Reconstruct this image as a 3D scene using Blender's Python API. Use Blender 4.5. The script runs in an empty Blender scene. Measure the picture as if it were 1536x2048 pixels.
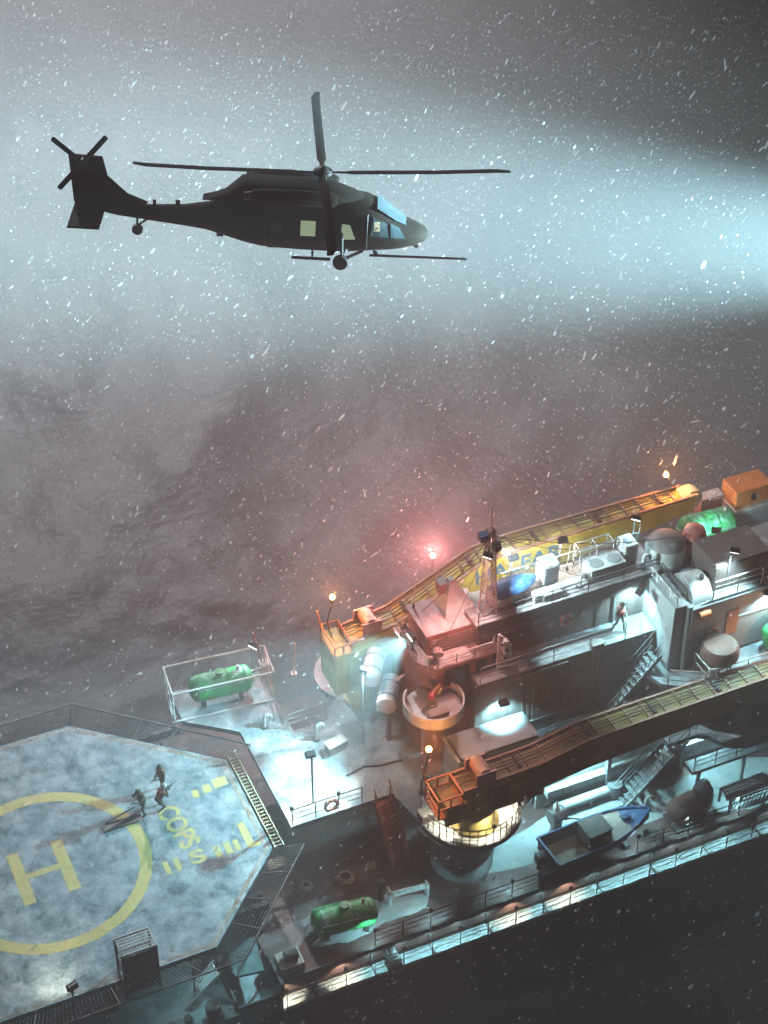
import bpy, bmesh, math, random
import numpy as np
from mathutils import Vector, Matrix
random.seed(7)
rng = np.random.default_rng(11)
S = bpy.context.scene
COL = S.collection
R = math.radians
# ------------------------------------------------------------------ camera
CAM = Vector((-9.245, -58.085, 70.295))
cam = bpy.data.cameras.new('camera'); camo = bpy.data.objects.new('camera', cam); COL.objects.link(camo)
cam.sensor_fit = 'VERTICAL'; cam.angle = R(30.0); cam.clip_end = 2000
camo.location = CAM; camo.rotation_euler = (R(90 - 39), 0, R(-24))
S.camera = camo
RT = Vector((math.cos(R(24)), -math.sin(R(24)), 0)); FH = Vector((math.sin(R(24)), math.cos(R(24)), 0))
# ------------------------------------------------------------------ world and exposure
w = bpy.data.worlds.new('World'); S.world = w; w.use_nodes = True
bg = w.node_tree.nodes['Background']; bg.inputs[0].default_value = (.72, .70, .74, 1); bg.inputs[1].default_value = .10
S.view_settings.view_transform = 'Standard'; S.view_settings.look = 'None'; S.view_settings.exposure = 0; S.view_settings.gamma = 1
S.render.engine = 'CYCLES'
S.cycles.use_denoising = True
S.cycles.max_bounces = 4; S.cycles.diffuse_bounces = 2; S.cycles.glossy_bounces = 2; S.cycles.volume_bounces = 0; S.cycles.transparent_max_bounces = 6
S.cycles.volume_step_rate = 4; S.cycles.sample_clamp_indirect = 3; S.cycles.sample_clamp_direct = 0
# ------------------------------------------------------------------ searchlight beam and added haze lights
def look(o, tgt):
    d = Vector(tgt) - o.location; o.rotation_euler = d.to_track_quat('-Z', 'Y').to_euler()
def spot(loc, tgt, power, deg, color=(1, 1, 1), blend=.4, rad=.08, name='floodlight'):
    l = bpy.data.lights.new(name, 'SPOT'); l.energy = power * (K if name != 'searchlight' else 1); l.spot_size = R(deg); l.spot_blend = blend; l.color = color; l.shadow_soft_size = rad
    o = bpy.data.objects.new(name, l); COL.objects.link(o); o.location = loc; look(o, tgt); return o
def point(loc, power, color, rad=.1, name='lamp_light'):
    l = bpy.data.lights.new(name, 'POINT'); l.energy = power * K * .7; l.color = color; l.shadow_soft_size = rad
    o = bpy.data.objects.new(name, l); COL.objects.link(o); o.location = loc; return o
spot((52.1, -4.8, 25.1), (6.4, 21.6, 25.1), 2200000, 26, (.52, .90, 1), 1, .6, 'searchlight')          # beam from beyond the bow, passing behind the helicopter
spot((-26.0, 36.1, 24.5), (23.1, 18.9, 20.9), 850000, 26, (.42, .92, .92), 1, .6, 'searchlight')  # added unseen light on the left, fills the haze glow round the helicopter
spot((36, 170, 96), (20, 44, -5), 13000000, 38, (.90, .91, .95), 1, 1, 'searchlight')  # added unseen light high beyond the ship, greys the haze behind it
K = 3.7
TEAL = (.42, .90, 1); WARM = (1, .93, .70); ORANGE = (1, .30, .06); RED = (1, .18, .12)
# ------------------------------------------------------------------ materials
MATS = {}
def mat(name, c, rough=.55, metal=0, c2=None, sc=1.0, amt=.5, snow=0, snow_sc=1.2, bump=.15, emit=None, es=0, streak=False, spec=.4):
    if name in MATS: return MATS[name]
    m = bpy.data.materials.new(name); m.use_nodes = True; t = m.node_tree; n = t.nodes; L = t.links
    b = n['Principled BSDF']; b.inputs['Roughness'].default_value = rough; b.inputs['Metallic'].default_value = metal
    b.inputs['Specular IOR Level'].default_value = spec
    if emit:
        b.inputs['Base Color'].default_value = (*c, 1); b.inputs['Emission Color'].default_value = (*emit, 1); b.inputs['Emission Strength'].default_value = es
        MATS[name] = m; return m
    tc = n.new('ShaderNodeTexCoord'); mp = n.new('ShaderNodeMapping'); L.new(tc.outputs['Object'], mp.inputs[0])
    if streak: mp.inputs['Scale'].default_value = (3, 3, .35)
    nz = n.new('ShaderNodeTexNoise'); nz.inputs['Scale'].default_value = sc; nz.inputs['Detail'].default_value = 8; nz.inputs['Roughness'].default_value = .65
    L.new(mp.outputs[0], nz.inputs['Vector'])
    rp = n.new('ShaderNodeValToRGB'); rp.color_ramp.elements[0].position = .38; rp.color_ramp.elements[1].position = .66
    L.new(nz.outputs['Fac'], rp.inputs[0])
    mx = n.new('ShaderNodeMix'); mx.data_type = 'RGBA'
    mul = n.new('ShaderNodeMath'); mul.operation = 'MULTIPLY'; mul.inputs[1].default_value = amt; L.new(rp.outputs[0], mul.inputs[0])
    L.new(mul.outputs[0], mx.inputs['Factor'])
    mx.inputs['A'].default_value = (*c, 1); mx.inputs['B'].default_value = (*(c2 or tuple(x * .45 for x in c)), 1)
    col = mx.outputs['Result']
    if snow > 0:
        g = n.new('ShaderNodeNewGeometry'); sp = n.new('ShaderNodeSeparateXYZ'); L.new(g.outputs['Normal'], sp.inputs[0])
        sk = snow; up = n.new('ShaderNodeMapRange'); up.inputs[1].default_value = .35; up.inputs[2].default_value = .9; L.new(sp.outputs['Z'], up.inputs[0])
        n2 = n.new('ShaderNodeTexNoise'); n2.inputs['Scale'].default_value = snow_sc; n2.inputs['Detail'].default_value = 10; n2.inputs['Roughness'].default_value = .86 if snow_sc < 1 else .72
        L.new(tc.outputs['Object'], n2.inputs['Vector'])
        mr = n.new('ShaderNodeMapRange'); mr.inputs[1].default_value = .58 - .30 * snow; mr.inputs[2].default_value = .95 - .28 * snow; L.new(n2.outputs['Fac'], mr.inputs[0])
        mm = n.new('ShaderNodeMath'); mm.operation = 'MULTIPLY'; L.new(up.outputs[0], mm.inputs[0]); L.new(mr.outputs[0], mm.inputs[1])
        m2 = n.new('ShaderNodeMix'); m2.data_type = 'RGBA'; L.new(mm.outputs[0], m2.inputs['Factor']); L.new(col, m2.inputs['A'])
        m2.inputs['B'].default_value = (.72, .77, .80, 1); col = m2.outputs['Result']
    L.new(col, b.inputs['Base Color'])
    if bump:
        bp = n.new('ShaderNodeBump'); bp.inputs['Strength'].default_value = bump; bp.inputs['Distance'].default_value = .05
        L.new(nz.outputs['Fac'], bp.inputs['Height']); L.new(bp.outputs[0], b.inputs['Normal'])
    MATS[name] = m; return m
M_HELI = lambda: mat('helideck_paint', (.07, .14, .17), .75, c2=(.035, .08, .10), sc=.35, amt=.9, snow=.60, snow_sc=.9)
M_YEL = lambda: mat('marking_yellow', (.60, .50, .17), .7, c2=(.42, .36, .18), sc=3, amt=.6, snow=.1, snow_sc=4.5)
M_LDECK = lambda: mat('grey_deck', (.16, .19, .21), .7, c2=(.07, .08, .09), sc=1.5, amt=.9, snow=.62, snow_sc=.9)
M_RDECK = lambda: mat('oxide_deck', (.13, .065, .055), .6, c2=(.05, .035, .033), sc=1.1, amt=.9, snow=.22, snow_sc=.8)
M_WHITE = lambda: mat('white_steel', (.62, .64, .63), .5, c2=(.30, .26, .22), sc=1.4, amt=.7, snow=.3, snow_sc=2)
M_WALL = lambda: mat('streaked_wall', (.34, .33, .33), .55, c2=(.13, .095, .08), sc=1.8, amt=.85, streak=True)
M_BROWN = lambda: mat('brown_wall', (.17, .12, .105), .55, c2=(.07, .05, .045), sc=1.6, amt=.8, streak=True)
M_REDB = lambda: mat('red_brown_paint', (.46, .23, .20), .55, c2=(.19, .09, .08), sc=1.8, amt=.8, snow=.75, snow_sc=3)
M_ORANGE = lambda: mat('orange_paint', (.70, .22, .05), .45, c2=(.35, .10, .04), sc=2.5, amt=.6, snow=.1)
M_CRANE = lambda: mat('crane_yellow', (.64, .55, .10), .5, c2=(.30, .23, .06), sc=1.3, amt=.7, snow=.3, snow_sc=3)
M_GREEN = lambda: mat('green_paint', (.02, .36, .08), .65, c2=(.03, .10, .04), sc=2.2, amt=.9, snow=.4, snow_sc=2.5)
M_DARK = lambda: mat('dark_steel', (.045, .043, .045), .5, c2=(.09, .055, .04), sc=4, amt=.5, snow=.12, snow_sc=4)
M_GREY = lambda: mat('grey_steel', (.24, .26, .27), .5, c2=(.12, .11, .10), sc=2.5, amt=.7, snow=.4, snow_sc=2.5)
M_HULL = lambda: mat('hull_paint', (.055, .035, .035), .5, c2=(.02, .018, .02), sc=.9, amt=.9, streak=True)
M_BLUE = lambda: mat('boat_blue', (.025, .10, .25), .5, c2=(.02, .05, .11), sc=2.5, amt=.7, snow=.12, snow_sc=3)
M_PINK = lambda: mat('weathered_cream', (.46, .36, .31), .5, c2=(.24, .16, .13), sc=3, amt=.7, snow=.2, snow_sc=3)
M_GLASS = lambda: mat('dark_glass', (.02, .025, .03), .12, c2=(.03, .03, .035), sc=2, amt=.3, bump=0, spec=.7)
M_OLIVE = lambda: mat('helicopter_paint', (.030, .022, .017), .8, c2=(.014, .011, .009), sc=1.4, amt=.8, bump=.03, spec=.15)
M_CAMO = lambda: mat('camouflage_cloth', (.13, .12, .09), .9, c2=(.04, .04, .03), sc=14, amt=.9)
M_SKIN = lambda: mat('skin', (.45, .27, .19), .6, c2=(.38, .22, .16), sc=6, amt=.3, bump=0)
M_RCLOTH = lambda: mat('rust_red_cloth', (.30, .07, .05), .9, c2=(.15, .04, .03), sc=9, amt=.6)
M_LAMP = lambda: mat('lamp_lens', (.9, .9, .9), emit=(.9, 1, 1), es=14)
M_FLARE = lambda: mat('orange_lamp_lens', (.9, .5, .2), emit=(1, .45, .12), es=60)
# ------------------------------------------------------------------ mesh building
class MB:
    def __init__(s): s.v = []; s.f = []
    def add(s, vs, fs):
        o = len(s.v); s.v += [tuple(v) for v in vs]; s.f += [tuple(i + o for i in f) for f in fs]; return s
    def box(s, x0, x1, y0, y1, z0, z1, m=None):
        vs = [Vector(p) for p in ((x0, y0, z0), (x1, y0, z0), (x1, y1, z0), (x0, y1, z0), (x0, y0, z1), (x1, y0, z1), (x1, y1, z1), (x0, y1, z1))]
        if m: vs = [m @ v for v in vs]
        return s.add(vs, [(0, 3, 2, 1), (4, 5, 6, 7), (0, 1, 5, 4), (1, 2, 6, 5), (2, 3, 7, 6), (3, 0, 4, 7)])
    def cb(s, c, sx, sy, sz, rz=0, ry=0, rx=0):
        m = Matrix.Translation(c) @ Matrix.Rotation(rz, 4, 'Z') @ Matrix.Rotation(ry, 4, 'Y') @ Matrix.Rotation(rx, 4, 'X')
        return s.box(-sx / 2, sx / 2, -sy / 2, sy / 2, -sz / 2, sz / 2, m)
    def cyl(s, p0, p1, r0, r1=None, n=12, cap=True):
        p0 = Vector(p0); p1 = Vector(p1); r1 = r0 if r1 is None else r1
        d = (p1 - p0).normalized(); q = d.to_track_quat('Z', 'Y'); a = q @ Vector((1, 0, 0)); b = q @ Vector((0, 1, 0))
        vs = []
        for p, r in ((p0, r0), (p1, r1)):
            for i in range(n):
                t = 2 * math.pi * i / n; vs.append(p + a * (r * math.cos(t)) + b * (r * math.sin(t)))
        fs = [(i, (i + 1) % n, n + (i + 1) % n, n + i) for i in range(n)]
        if cap: fs += [tuple(range(n - 1, -1, -1)), tuple(range(n, 2 * n))]
        return s.add(vs, fs)
    def tube(s, pts, r, n=6):
        for a, b in zip(pts, pts[1:]):
            if (Vector(a) - Vector(b)).length > 1e-4: s.cyl(a, b, r, n=n)
        return s
    def prism(s, poly, z0, z1):
        n = len(poly); vs = [(x, y, z0) for x, y in poly] + [(x, y, z1) for x, y in poly]
        return s.add(vs, [tuple(range(n - 1, -1, -1)), tuple(range(n, 2 * n))] + [(i, (i + 1) % n, n + (i + 1) % n, n + i) for i in range(n)])
    def rev(s, c, prof, n=20, axis='Z'):
        k = len(prof); vs = []
        for r, z in prof:
            for i in range(n):
                t = 2 * math.pi * i / n; x, y = r * math.cos(t), r * math.sin(t)
                vs.append((c[0] + x, c[1] + y, c[2] + z) if axis == 'Z' else (c[0] + z, c[1] + x, c[2] + y))
        fs = [(j * n + i, j * n + (i + 1) % n, (j + 1) * n + (i + 1) % n, (j + 1) * n + i) for j in range(k - 1) for i in range(n)]
        fs += [tuple(range(n - 1, -1, -1)), tuple(range((k - 1) * n, k * n))]
        return s.add(vs, fs)
    def loft(s, rings, cap=True):
        n = len(rings[0]); vs = [p for r in rings for p in r]
        fs = [(j * n + i, j * n + (i + 1) % n, (j + 1) * n + (i + 1) % n, (j + 1) * n + i) for j in range(len(rings) - 1) for i in range(n)]
        if cap: fs += [tuple(range(n - 1, -1, -1)), tuple(range((len(rings) - 1) * n, len(rings) * n))]
        return s.add(vs, fs)
    def build(s, name, m, parent=None, bevel=0, smooth=False, xf=None):
        me = bpy.data.meshes.new(name); me.from_pydata(s.v, [], s.f); me.validate(); me.update()
        bm = bmesh.new(); bm.from_mesh(me); bmesh.ops.recalc_face_normals(bm, faces=bm.faces); bm.to_mesh(me); bm.free()
        me.materials.append(m)
        o = bpy.data.objects.new(name, me); COL.objects.link(o)
        if xf: o.matrix_world = xf
        if parent:
            o.parent = parent
            if not xf: o.matrix_parent_inverse = Matrix.Translation(parent.location).inverted() if parent.type == 'EMPTY' else Matrix()
        if bevel:
            b = o.modifiers.new('b', 'BEVEL'); b.width = bevel; b.segments = 2; b.limit_method = 'ANGLE'
        if smooth:
            for p in me.polygons: p.use_smooth = True
            try: me.set_sharp_from_angle(angle=R(38))
            except Exception: pass
        return o
def tag(o, label=None, cat=None, group=None, kind=None):
    if label: o['label'] = label
    if cat: o['category'] = cat
    if group: o['group'] = group
    if kind: o['kind'] = kind
    return o
def thing(name, loc, label, cat, group=None):
    o = bpy.data.objects.new(name, None); COL.objects.link(o); o.location = loc; o.empty_display_size = .3
    bpy.context.view_layer.update()
    return tag(o, label, cat, group)
def text_mesh(body, size, name, m, xf, parent, depth=.004):
    c = bpy.data.curves.new(name, 'FONT'); c.body = body; c.size = size; c.extrude = depth; c.align_x = 'CENTER'; c.align_y = 'CENTER'; c.offset = .035 if size > 1.26 or 'OPS' in body else .012
    t = bpy.data.objects.new(name, c); COL.objects.link(t); dg = bpy.context.evaluated_depsgraph_get()
    me = bpy.data.meshes.new_from_object(t.evaluated_get(dg)); bpy.data.objects.remove(t)
    me.transform(xf); me.materials.clear(); me.materials.append(m)
    o = bpy.data.objects.new(name, me); COL.objects.link(o); o.parent = parent
    o.matrix_parent_inverse = Matrix.Translation(parent.location).inverted()
    return o
def chain(pts, step):
    out = []
    for a, b in zip(pts, pts[1:]):
        a = Vector(a); b = Vector(b); L = (b - a).length; k = max(1, round(L / step))
        out += [a + (b - a) * (i / k) for i in range(k)]
    out.append(Vector(pts[-1])); return out
def railing(pts, label, group='railings along the deck edges', m=None, h=1.0, step=1.2, lamps=(), r=.022, pool=None):
    """posts, three rails; lamps: indices of posts that carry a lamp"""
    t = thing('railing', pts[0], label, 'railing', group)
    ps = chain(pts, step); b = MB(); m = m or M_DARK()
    for p in ps: b.cyl(p, p + Vector((0, 0, h)), r * 1.25, n=6)
    for k in (.36, .68, 1.0):
        b.tube([Vector(p) + Vector((0, 0, h * k)) for p in pts], r if k < 1 else r * 1.4, n=6)
    b.build('rail_frame', m, t)
    for i in lamps:
        p = ps[i]
        q = MB(); q.rev((p.x, p.y, p.z + h), [(.05, 0), (.10, .05), (.10, .16), (.04, .22)], 10); q.build('rail_lamp', M_DARK(), t)
    return t, ps
def stairs(p0, p1, width, label, m, n=12, rails=True, group='stairs between decks'):
    """p0 bottom centre, p1 top centre"""
    p0 = Vector(p0); p1 = Vector(p1); d = p1 - p0; h = Vector((d.x, d.y, 0)).normalized(); s = Vector((-h.y, h.x, 0)) * width / 2
    t = thing('stairs', p0, label, 'stairs', group)
    b = MB(); ang = math.atan2(h.y, h.x)
    for k in range(1, n):
        c = p0 + d * (k / n); b.cb(c, .26, width, .04, ang)
    b.build('treads', m, t)
    for q in (-1, 1):
        a = MB(); sd = s * q
        mid = (p0 + p1) / 2 + sd
        a.cb(mid, d.length, .05, .2, ang, -math.atan2(d.z, math.hypot(d.x, d.y))); a.build('stringer', m, t)
        if rails:
            a = MB()
            for k in range(0, n + 1, 3):
                c = p0 + d * (k / n) + sd; a.cyl(c, c + Vector((0, 0, .95)), .02, n=6)
            a.tube([p0 + sd + Vector((0, 0, .95)), p1 + sd + Vector((0, 0, .95))], .026)
            a.tube([p0 + sd + Vector((0, 0, .5)), p1 + sd + Vector((0, 0, .5))], .018)
            a.build('handrail', m, t)
    return t
def flood(loc, tgt, power, deg, color, label, blend=.6, fixture=True):
    """bulkhead floodlight: housing, lens and the light it gives"""
    loc = Vector(loc); d = (Vector(tgt) - loc).normalized()
    t = thing('floodlight', loc, label, 'floodlight', 'deck floodlights')
    q = d.to_track_quat('-Z', 'Y').to_matrix().to_4x4(); q.translation = loc
    b = MB(); b.box(-.22, .22, -.14, .14, .06, .24, q); b.box(-.25, .25, -.17, .17, .02, .08, q); b.build('lamp_housing', M_DARK(), t)
    b = MB(); b.box(-.2, .2, -.12, .12, -.01, .015, q); b.build('lamp_lens', M_LAMP(), t)
    spot(loc + d * .08, tgt, power, deg, color, blend, .15)
    return t
# ------------------------------------------------------------------ sea
def sea():
    N = 260; xs = np.linspace(-1, 1, N); xs = np.sign(xs) * np.abs(xs) ** 1.9 * 420
    X, Y = np.meshgrid(xs + 14, xs + 22, indexing='ij')
    Z = np.zeros_like(X); 
    for i in range(26):
        a = rng.uniform(0, 2 * math.pi); wl = 1.6 * 1.16 ** i; k = 2 * math.pi / wl
        ph = rng.uniform(0, 6.28); amp = .016 * wl ** .85
        near = np.clip(1.3 - (np.hypot(X - 14, Y - 22) / (wl * 18)), 0, 1)
        t = np.sin(k * (X * math.cos(a) + Y * math.sin(a)) + ph); Z += amp * (1 - np.abs(t)) * near * 1.3
    Z = Z - Z.mean() - 6.0
    v = np.stack([X.ravel(), Y.ravel(), Z.ravel()], 1)
    i = np.arange(N * N).reshape(N, N)
    f = np.stack([i[:-1, :-1].ravel(), i[1:, :-1].ravel(), i[1:, 1:].ravel(), i[:-1, 1:].ravel()], 1)
    me = bpy.data.meshes.new('water'); me.from_pydata(v.tolist(), [], f.tolist())
    for p in me.polygons: p.use_smooth = True
    m = bpy.data.materials.new('sea_water'); m.use_nodes = True; t = m.node_tree; n = t.nodes; L = t.links; b = n['Principled BSDF']
    b.inputs['Roughness'].default_value = .6; b.inputs['Specular IOR Level'].default_value = .2
    tc = n.new('ShaderNodeTexCoord'); nz = n.new('ShaderNodeTexNoise'); nz.inputs['Scale'].default_value = .16; nz.inputs['Detail'].default_value = 12; nz.inputs['Roughness'].default_value = .7; nz.inputs['Distortion'].default_value = 1.5
    L.new(tc.outputs['Object'], nz.inputs['Vector'])
    rp = n.new('ShaderNodeValToRGB'); e = rp.color_ramp.elements; e[0].position = .42; e[0].color = (.012, .011, .013, 1); e[1].position = .60; e[1].color = (.02, .02, .023, 1)
    q = e.new(.78); q.color = (.06, .065, .07, 1)
    L.new(nz.outputs['Fac'], rp.inputs[0]); L.new(rp.outputs[0], b.inputs['Base Color'])
    n2 = n.new('ShaderNodeTexNoise'); n2.inputs['Scale'].default_value = 1.1; n2.inputs['Detail'].default_value = 8; L.new(tc.outputs['Object'], n2.inputs['Vector'])
    bp = n.new('ShaderNodeBump'); bp.inputs['Strength'].default_value = .6; bp.inputs['Distance'].default_value = .35; L.new(n2.outputs['Fac'], bp.inputs['Height']); L.new(bp.outputs[0], b.inputs['Normal'])
    me.materials.append(m); o = bpy.data.objects.new('water', me); COL.objects.link(o); o['kind'] = 'structure'
sea()
# ------------------------------------------------------------------ ship hull and decks
YN, YF = -8.05, 9.3                                    # near and far side of the hull
ship = thing('ship', (14, 0, -6), 'long dark hulled ship with rust red main deck carrying cranes and a helideck', 'ship')
outer = [(-22, -5), (-14, YN), (66, YN), (72, -3), (72, 4), (66, YF), (-14, YF), (-22, 6)]
inner = [(8.3, -6.75), (66, -6.75), (66, 8.2), (-16, 8.2), (-16, -6.75)]
b = MB(); b.prism(outer, -7.5, -1.32); b.build('hull', M_HULL(), ship)
mat_ledge = mat('ledge_paint', (.50, .56, .55), .6, c2=(.22, .24, .24), sc=2.5, amt=.7, snow=.75, snow_sc=2)
b = MB(); b.box(8.1, 66, YN + .003, -7.42, -1.32, -1.2); b.build('side_walkway', mat_ledge, ship)
b = MB(); b.box(8.1, 66, YN - .06, YN, -1.75, -1.28); b.build('rubbing_strake', M_DARK(), ship)
b = MB(); b.box(8.1, 66, -7.42, 8.9, -1.318, 0); b.build('main_deck', M_RDECK(), ship)
b = MB(); b.box(8.1, 66, -7.52, -7.42, -.28, .07); b.build('deck_edge_strip', M_DARK(), ship)
b = MB(); b.box(-16, 8.098, YN + .004, 8.9, -1.318, -.5); b.build('mooring_deck', mat('teal_deck', (.12, .22, .22), .6, c2=(.05, .09, .09), sc=1.5, amt=.9, snow=.5, snow_sc=1), ship)
x = 9.7
while x < 40:
    b = MB(); b.box(x - .06, x + .06, YN - .07, YN + .02, -2.0, -1.1); b.box(x - .05, x + .05, -7.56, -7.42, -1.2, .05); b.box(x - .045, x + .045, YN, -7.5, -1.2, -1.17); x += 2.95
    b.build('hull_bracket', M_DARK(), ship)
for i, x in enumerate((9.35, 10.2, 12.1)):             # drain rings lettered on the walkway
    pass
# ------------------------------------------------------------------ snow lying on the main deck
def patch(name, cx, cy, rx, ry, z, seed, label):
    r = random.Random(seed); n = 72; ring = []
    ph = [r.uniform(0, 6.28) for _ in range(6)]
    for i in range(n):
        a = 2 * math.pi * i / n; k = 1 + sum(.16 / (j + 1) * math.sin((j + 2) * a + ph[j]) for j in range(6)); ring.append((cx + rx * k * math.cos(a), cy + ry * k * math.sin(a)))
    vs = [(cx, cy, z + .06)]; fs = []
    for j, s_ in enumerate((.35, .7, 1.0)):
        for x, y in ring: vs.append((cx + (x - cx) * s_, cy + (y - cy) * s_, z + (.05, .03, .006)[j] + r.uniform(-.004, .006) * (j < 2)))
    for i in range(n): fs.append((0, 1 + i, 1 + (i + 1) % n))
    for j in range(2):
        for i in range(n): fs.append((1 + j * n + i, 1 + (j + 1) * n + i, 1 + (j + 1) * n + (i + 1) % n, 1 + j * n + (i + 1) % n))
    m = mat('lying_snow', (.46, .50, .50), .85, c2=(.22, .24, .24), sc=1.7, amt=.6, bump=.5)
    b = MB(); b.add(vs, fs); o = b.build(name, m, smooth=True); return tag(o, kind='stuff')
patch('snow', 25.2, -4.9, 5.2, 1.5, .004, 3, ''); patch('snow', 33, -5.6, 4.0, 1.5, .009, 5, '')
patch('snow', 12.2, -6.2, 1.6, .5, .004, 8, ''); patch('snow', 14.6, -5.7, 1.5, .75, .006, 9, '')
# ------------------------------------------------------------------ upper deck (level two), z 3.5
L2 = 3.5
up = thing('upper_deck', (16, 0, 0), 'snow dusted grey upper deck between the helideck and the deckhouse', 'deck')
poly = [(11.0, -2.1), (16.1, -2.1)]
cx, cy, rr = 19.05, -4.35, 2.45                        # rounded crane bay on the near side
for a in range(185, 340, 9): poly.append((cx + rr * math.cos(R(a)), cy + rr * math.sin(R(a))))
poly += [(22.2, -4.75), (23.8, -3.9), (26.3, -3.7), (29.6, -3.7)]
poly += [(29.6, 4)]
poly2 = [(29.6, -3.7), (33.2, -3.7), (33.2, -5.2)]
poly2 = [(29.602, -4.6), (31.2, -4.6)] + [(33.6 + 1.9 * math.cos(R(a)), -4.7 + 1.5 * math.sin(R(a))) for a in range(190, 350, 12)] + [(36.5, -4.7), (60, -4.7), (60, 4), (29.602, 4)]
pl = poly + [(29.6, 8.3), (22, 8.3)] + [(19.2 + 3.5 * math.cos(R(a)), 6.2 + 2.6 * math.sin(R(a))) for a in range(60, 215, 10)] + [(15.2, 3.6), (13.4, 3.6), (13.4, 8.2), (8.7, 8.2), (8.7, 6.4), (11.0, 4.6)]
b = MB(); b.prism(pl, L2 - .28, L2); b.build('deck_plate', M_LDECK(), up)
b = MB(); b.prism(poly2, L2 - .28, L2 - .003); b.build('deck_plate', M_LDECK(), up)
b = MB()
b.box(16.3, 23.4, -2.6, -2.45, .002, L2 - .28); b.box(23.4, 60, -3.0, -2.85, .002, L2 - .28); b.box(11.2, 16.3, -.95, -.8, .002, L2 - .28)
b.build('side_wall', M_WHITE(), up)
b = MB()
for x in (27.0, 31.2, 34.6):
    b = MB(); b.box(x, x + .22, -3.5, -3.2, .002, L2 - .28); b.build('deck_support', M_GREY(), up)
b = MB(); b.prism([(cx + (rr - .2) * math.cos(R(a)), cy + (rr - .2) * math.sin(R(a))) for a in range(0, 360, 12)], L2 + .001, L2 + .02); b.build('bay_floor', mat('bay_floor_paint', (.70, .72, .68), .6, c2=(.45, .45, .42), sc=2, amt=.6, snow=.6), up)
b = MB(); b.cyl((18.75, -4.3, 2.2), (18.75, -4.3, 3.218), 1.55, 2.3, 28); b.cyl((18.75, -4.3, .002), (18.75, -4.3, 2.2), 1.5, 1.55, 28); b.build('crane_base', M_GREY(), up, smooth=True)
# ------------------------------------------------------------------ helideck
HZ = 3.5
hd = thing('helideck', (0, 0, HZ), 'blue snow dusted octagonal helideck with yellow H and circle', 'helideck')
OC = [(9.75, 3.1), (9.75, -2.9), (5.5, -7.15), (-4.2, -7.15), (-9.2, -3.2), (-9.2, 3.4), (-4.2, 8.4), (3.5, 8.4)]
b = MB(); b.prism(OC, HZ - .3, HZ); b.build('deck_plate', M_HELI(), hd)
def ring(r0, r1, z, n=96, gap=None, cx=0, cy=0):
    b = MB()
    for i in range(n):
        a0 = 2 * math.pi * i / n; a1 = 2 * math.pi * (i + 1) / n
        if gap and gap(math.degrees(a0) % 360): continue
        b.add([(cx + r0 * math.cos(a0), cy + r0 * math.sin(a0), z), (cx + r1 * math.cos(a0), cy + r1 * math.sin(a0), z), (cx + r1 * math.cos(a1), cy + r1 * math.sin(a1), z), (cx + r0 * math.cos(a1), cy + r0 * math.sin(a1), z)], [(0, 1, 2, 3)])
    return b
o = ring(4.15, 4.72, HZ + .005).build('landing_circle', M_YEL(), hd)
b = MB()
for x0, x1, y0, y1 in ((-1.5, -.95, -1.6, 1.55), (.55, 1.1, -1.6, 1.55), (-.95, .55, -.16, .16)):
    b.add([(x0, y0, HZ + .005), (x1, y0, HZ + .005), (x1, y1, HZ + .005), (x0, y1, HZ + .005)], [(0, 1, 2, 3)])
b.build('letter_h', M_YEL(), hd)
def quadz(b, x0, x1, y0, y1, z=HZ + .006): b.add([(x0, y0, z), (x1, y0, z), (x1, y1, z), (x0, y1, z)], [(0, 1, 2, 3)])
b = MB()
for x0, x1, y0, y1 in ((4.85, 5.10, -2.45, -1.7), (5.35, 5.6, -2.45, -1.7), (7.25, 7.55, -2.45, -1.75), (7.75, 8.05, -2.45, -1.75), (8.2, 8.45, -2.4, -1.75), (8.75, 9.1, -2.5, -.9), (9.1, 9.35, -2.5, -2.25), (8.6, 9.3, 1.6, 2.2), (8.05, 8.45, 1.5, 2.0), (7.5, 7.8, 1.4, 1.9)):
    b = MB(); quadz(b, x0, x1, y0, y1); b.build('marking_bar', M_YEL(), hd)
text_mesh('S', 1.35, 'marking_text', M_YEL(), Matrix.Translation((6.45, -2.05, HZ + .006)) @ Matrix.Rotation(R(0), 4, 'Z') @ Matrix.Diagonal((1.25, .8, .5, 1)), hd)
text_mesh('COPS', 1.25, 'marking_text', M_YEL(), Matrix.Translation((6.2, .05, HZ + .006)) @ Matrix.Rotation(R(-82), 4, 'Z') @ Matrix.Diagonal((.9, 1.1, .5, 1)), hd)
b = MB(); n = len(OC)
for i in range(n):                                     # painted edge line
    a = Vector(OC[i]); c = Vector(OC[(i + 1) % n])
    b.add([(*(a * .985), HZ + .005), (*(c * .985), HZ + .005), (*(c * .965), HZ + .005), (*(a * .965), HZ + .005)], [(0, 1, 2, 3)])
b.build('edge_line', mat('edge_line_paint', (.26, .20, .13), .6, c2=(.14, .10, .08), sc=2, amt=.8, snow=.4), hd)
b = MB(); net = MB()
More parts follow.
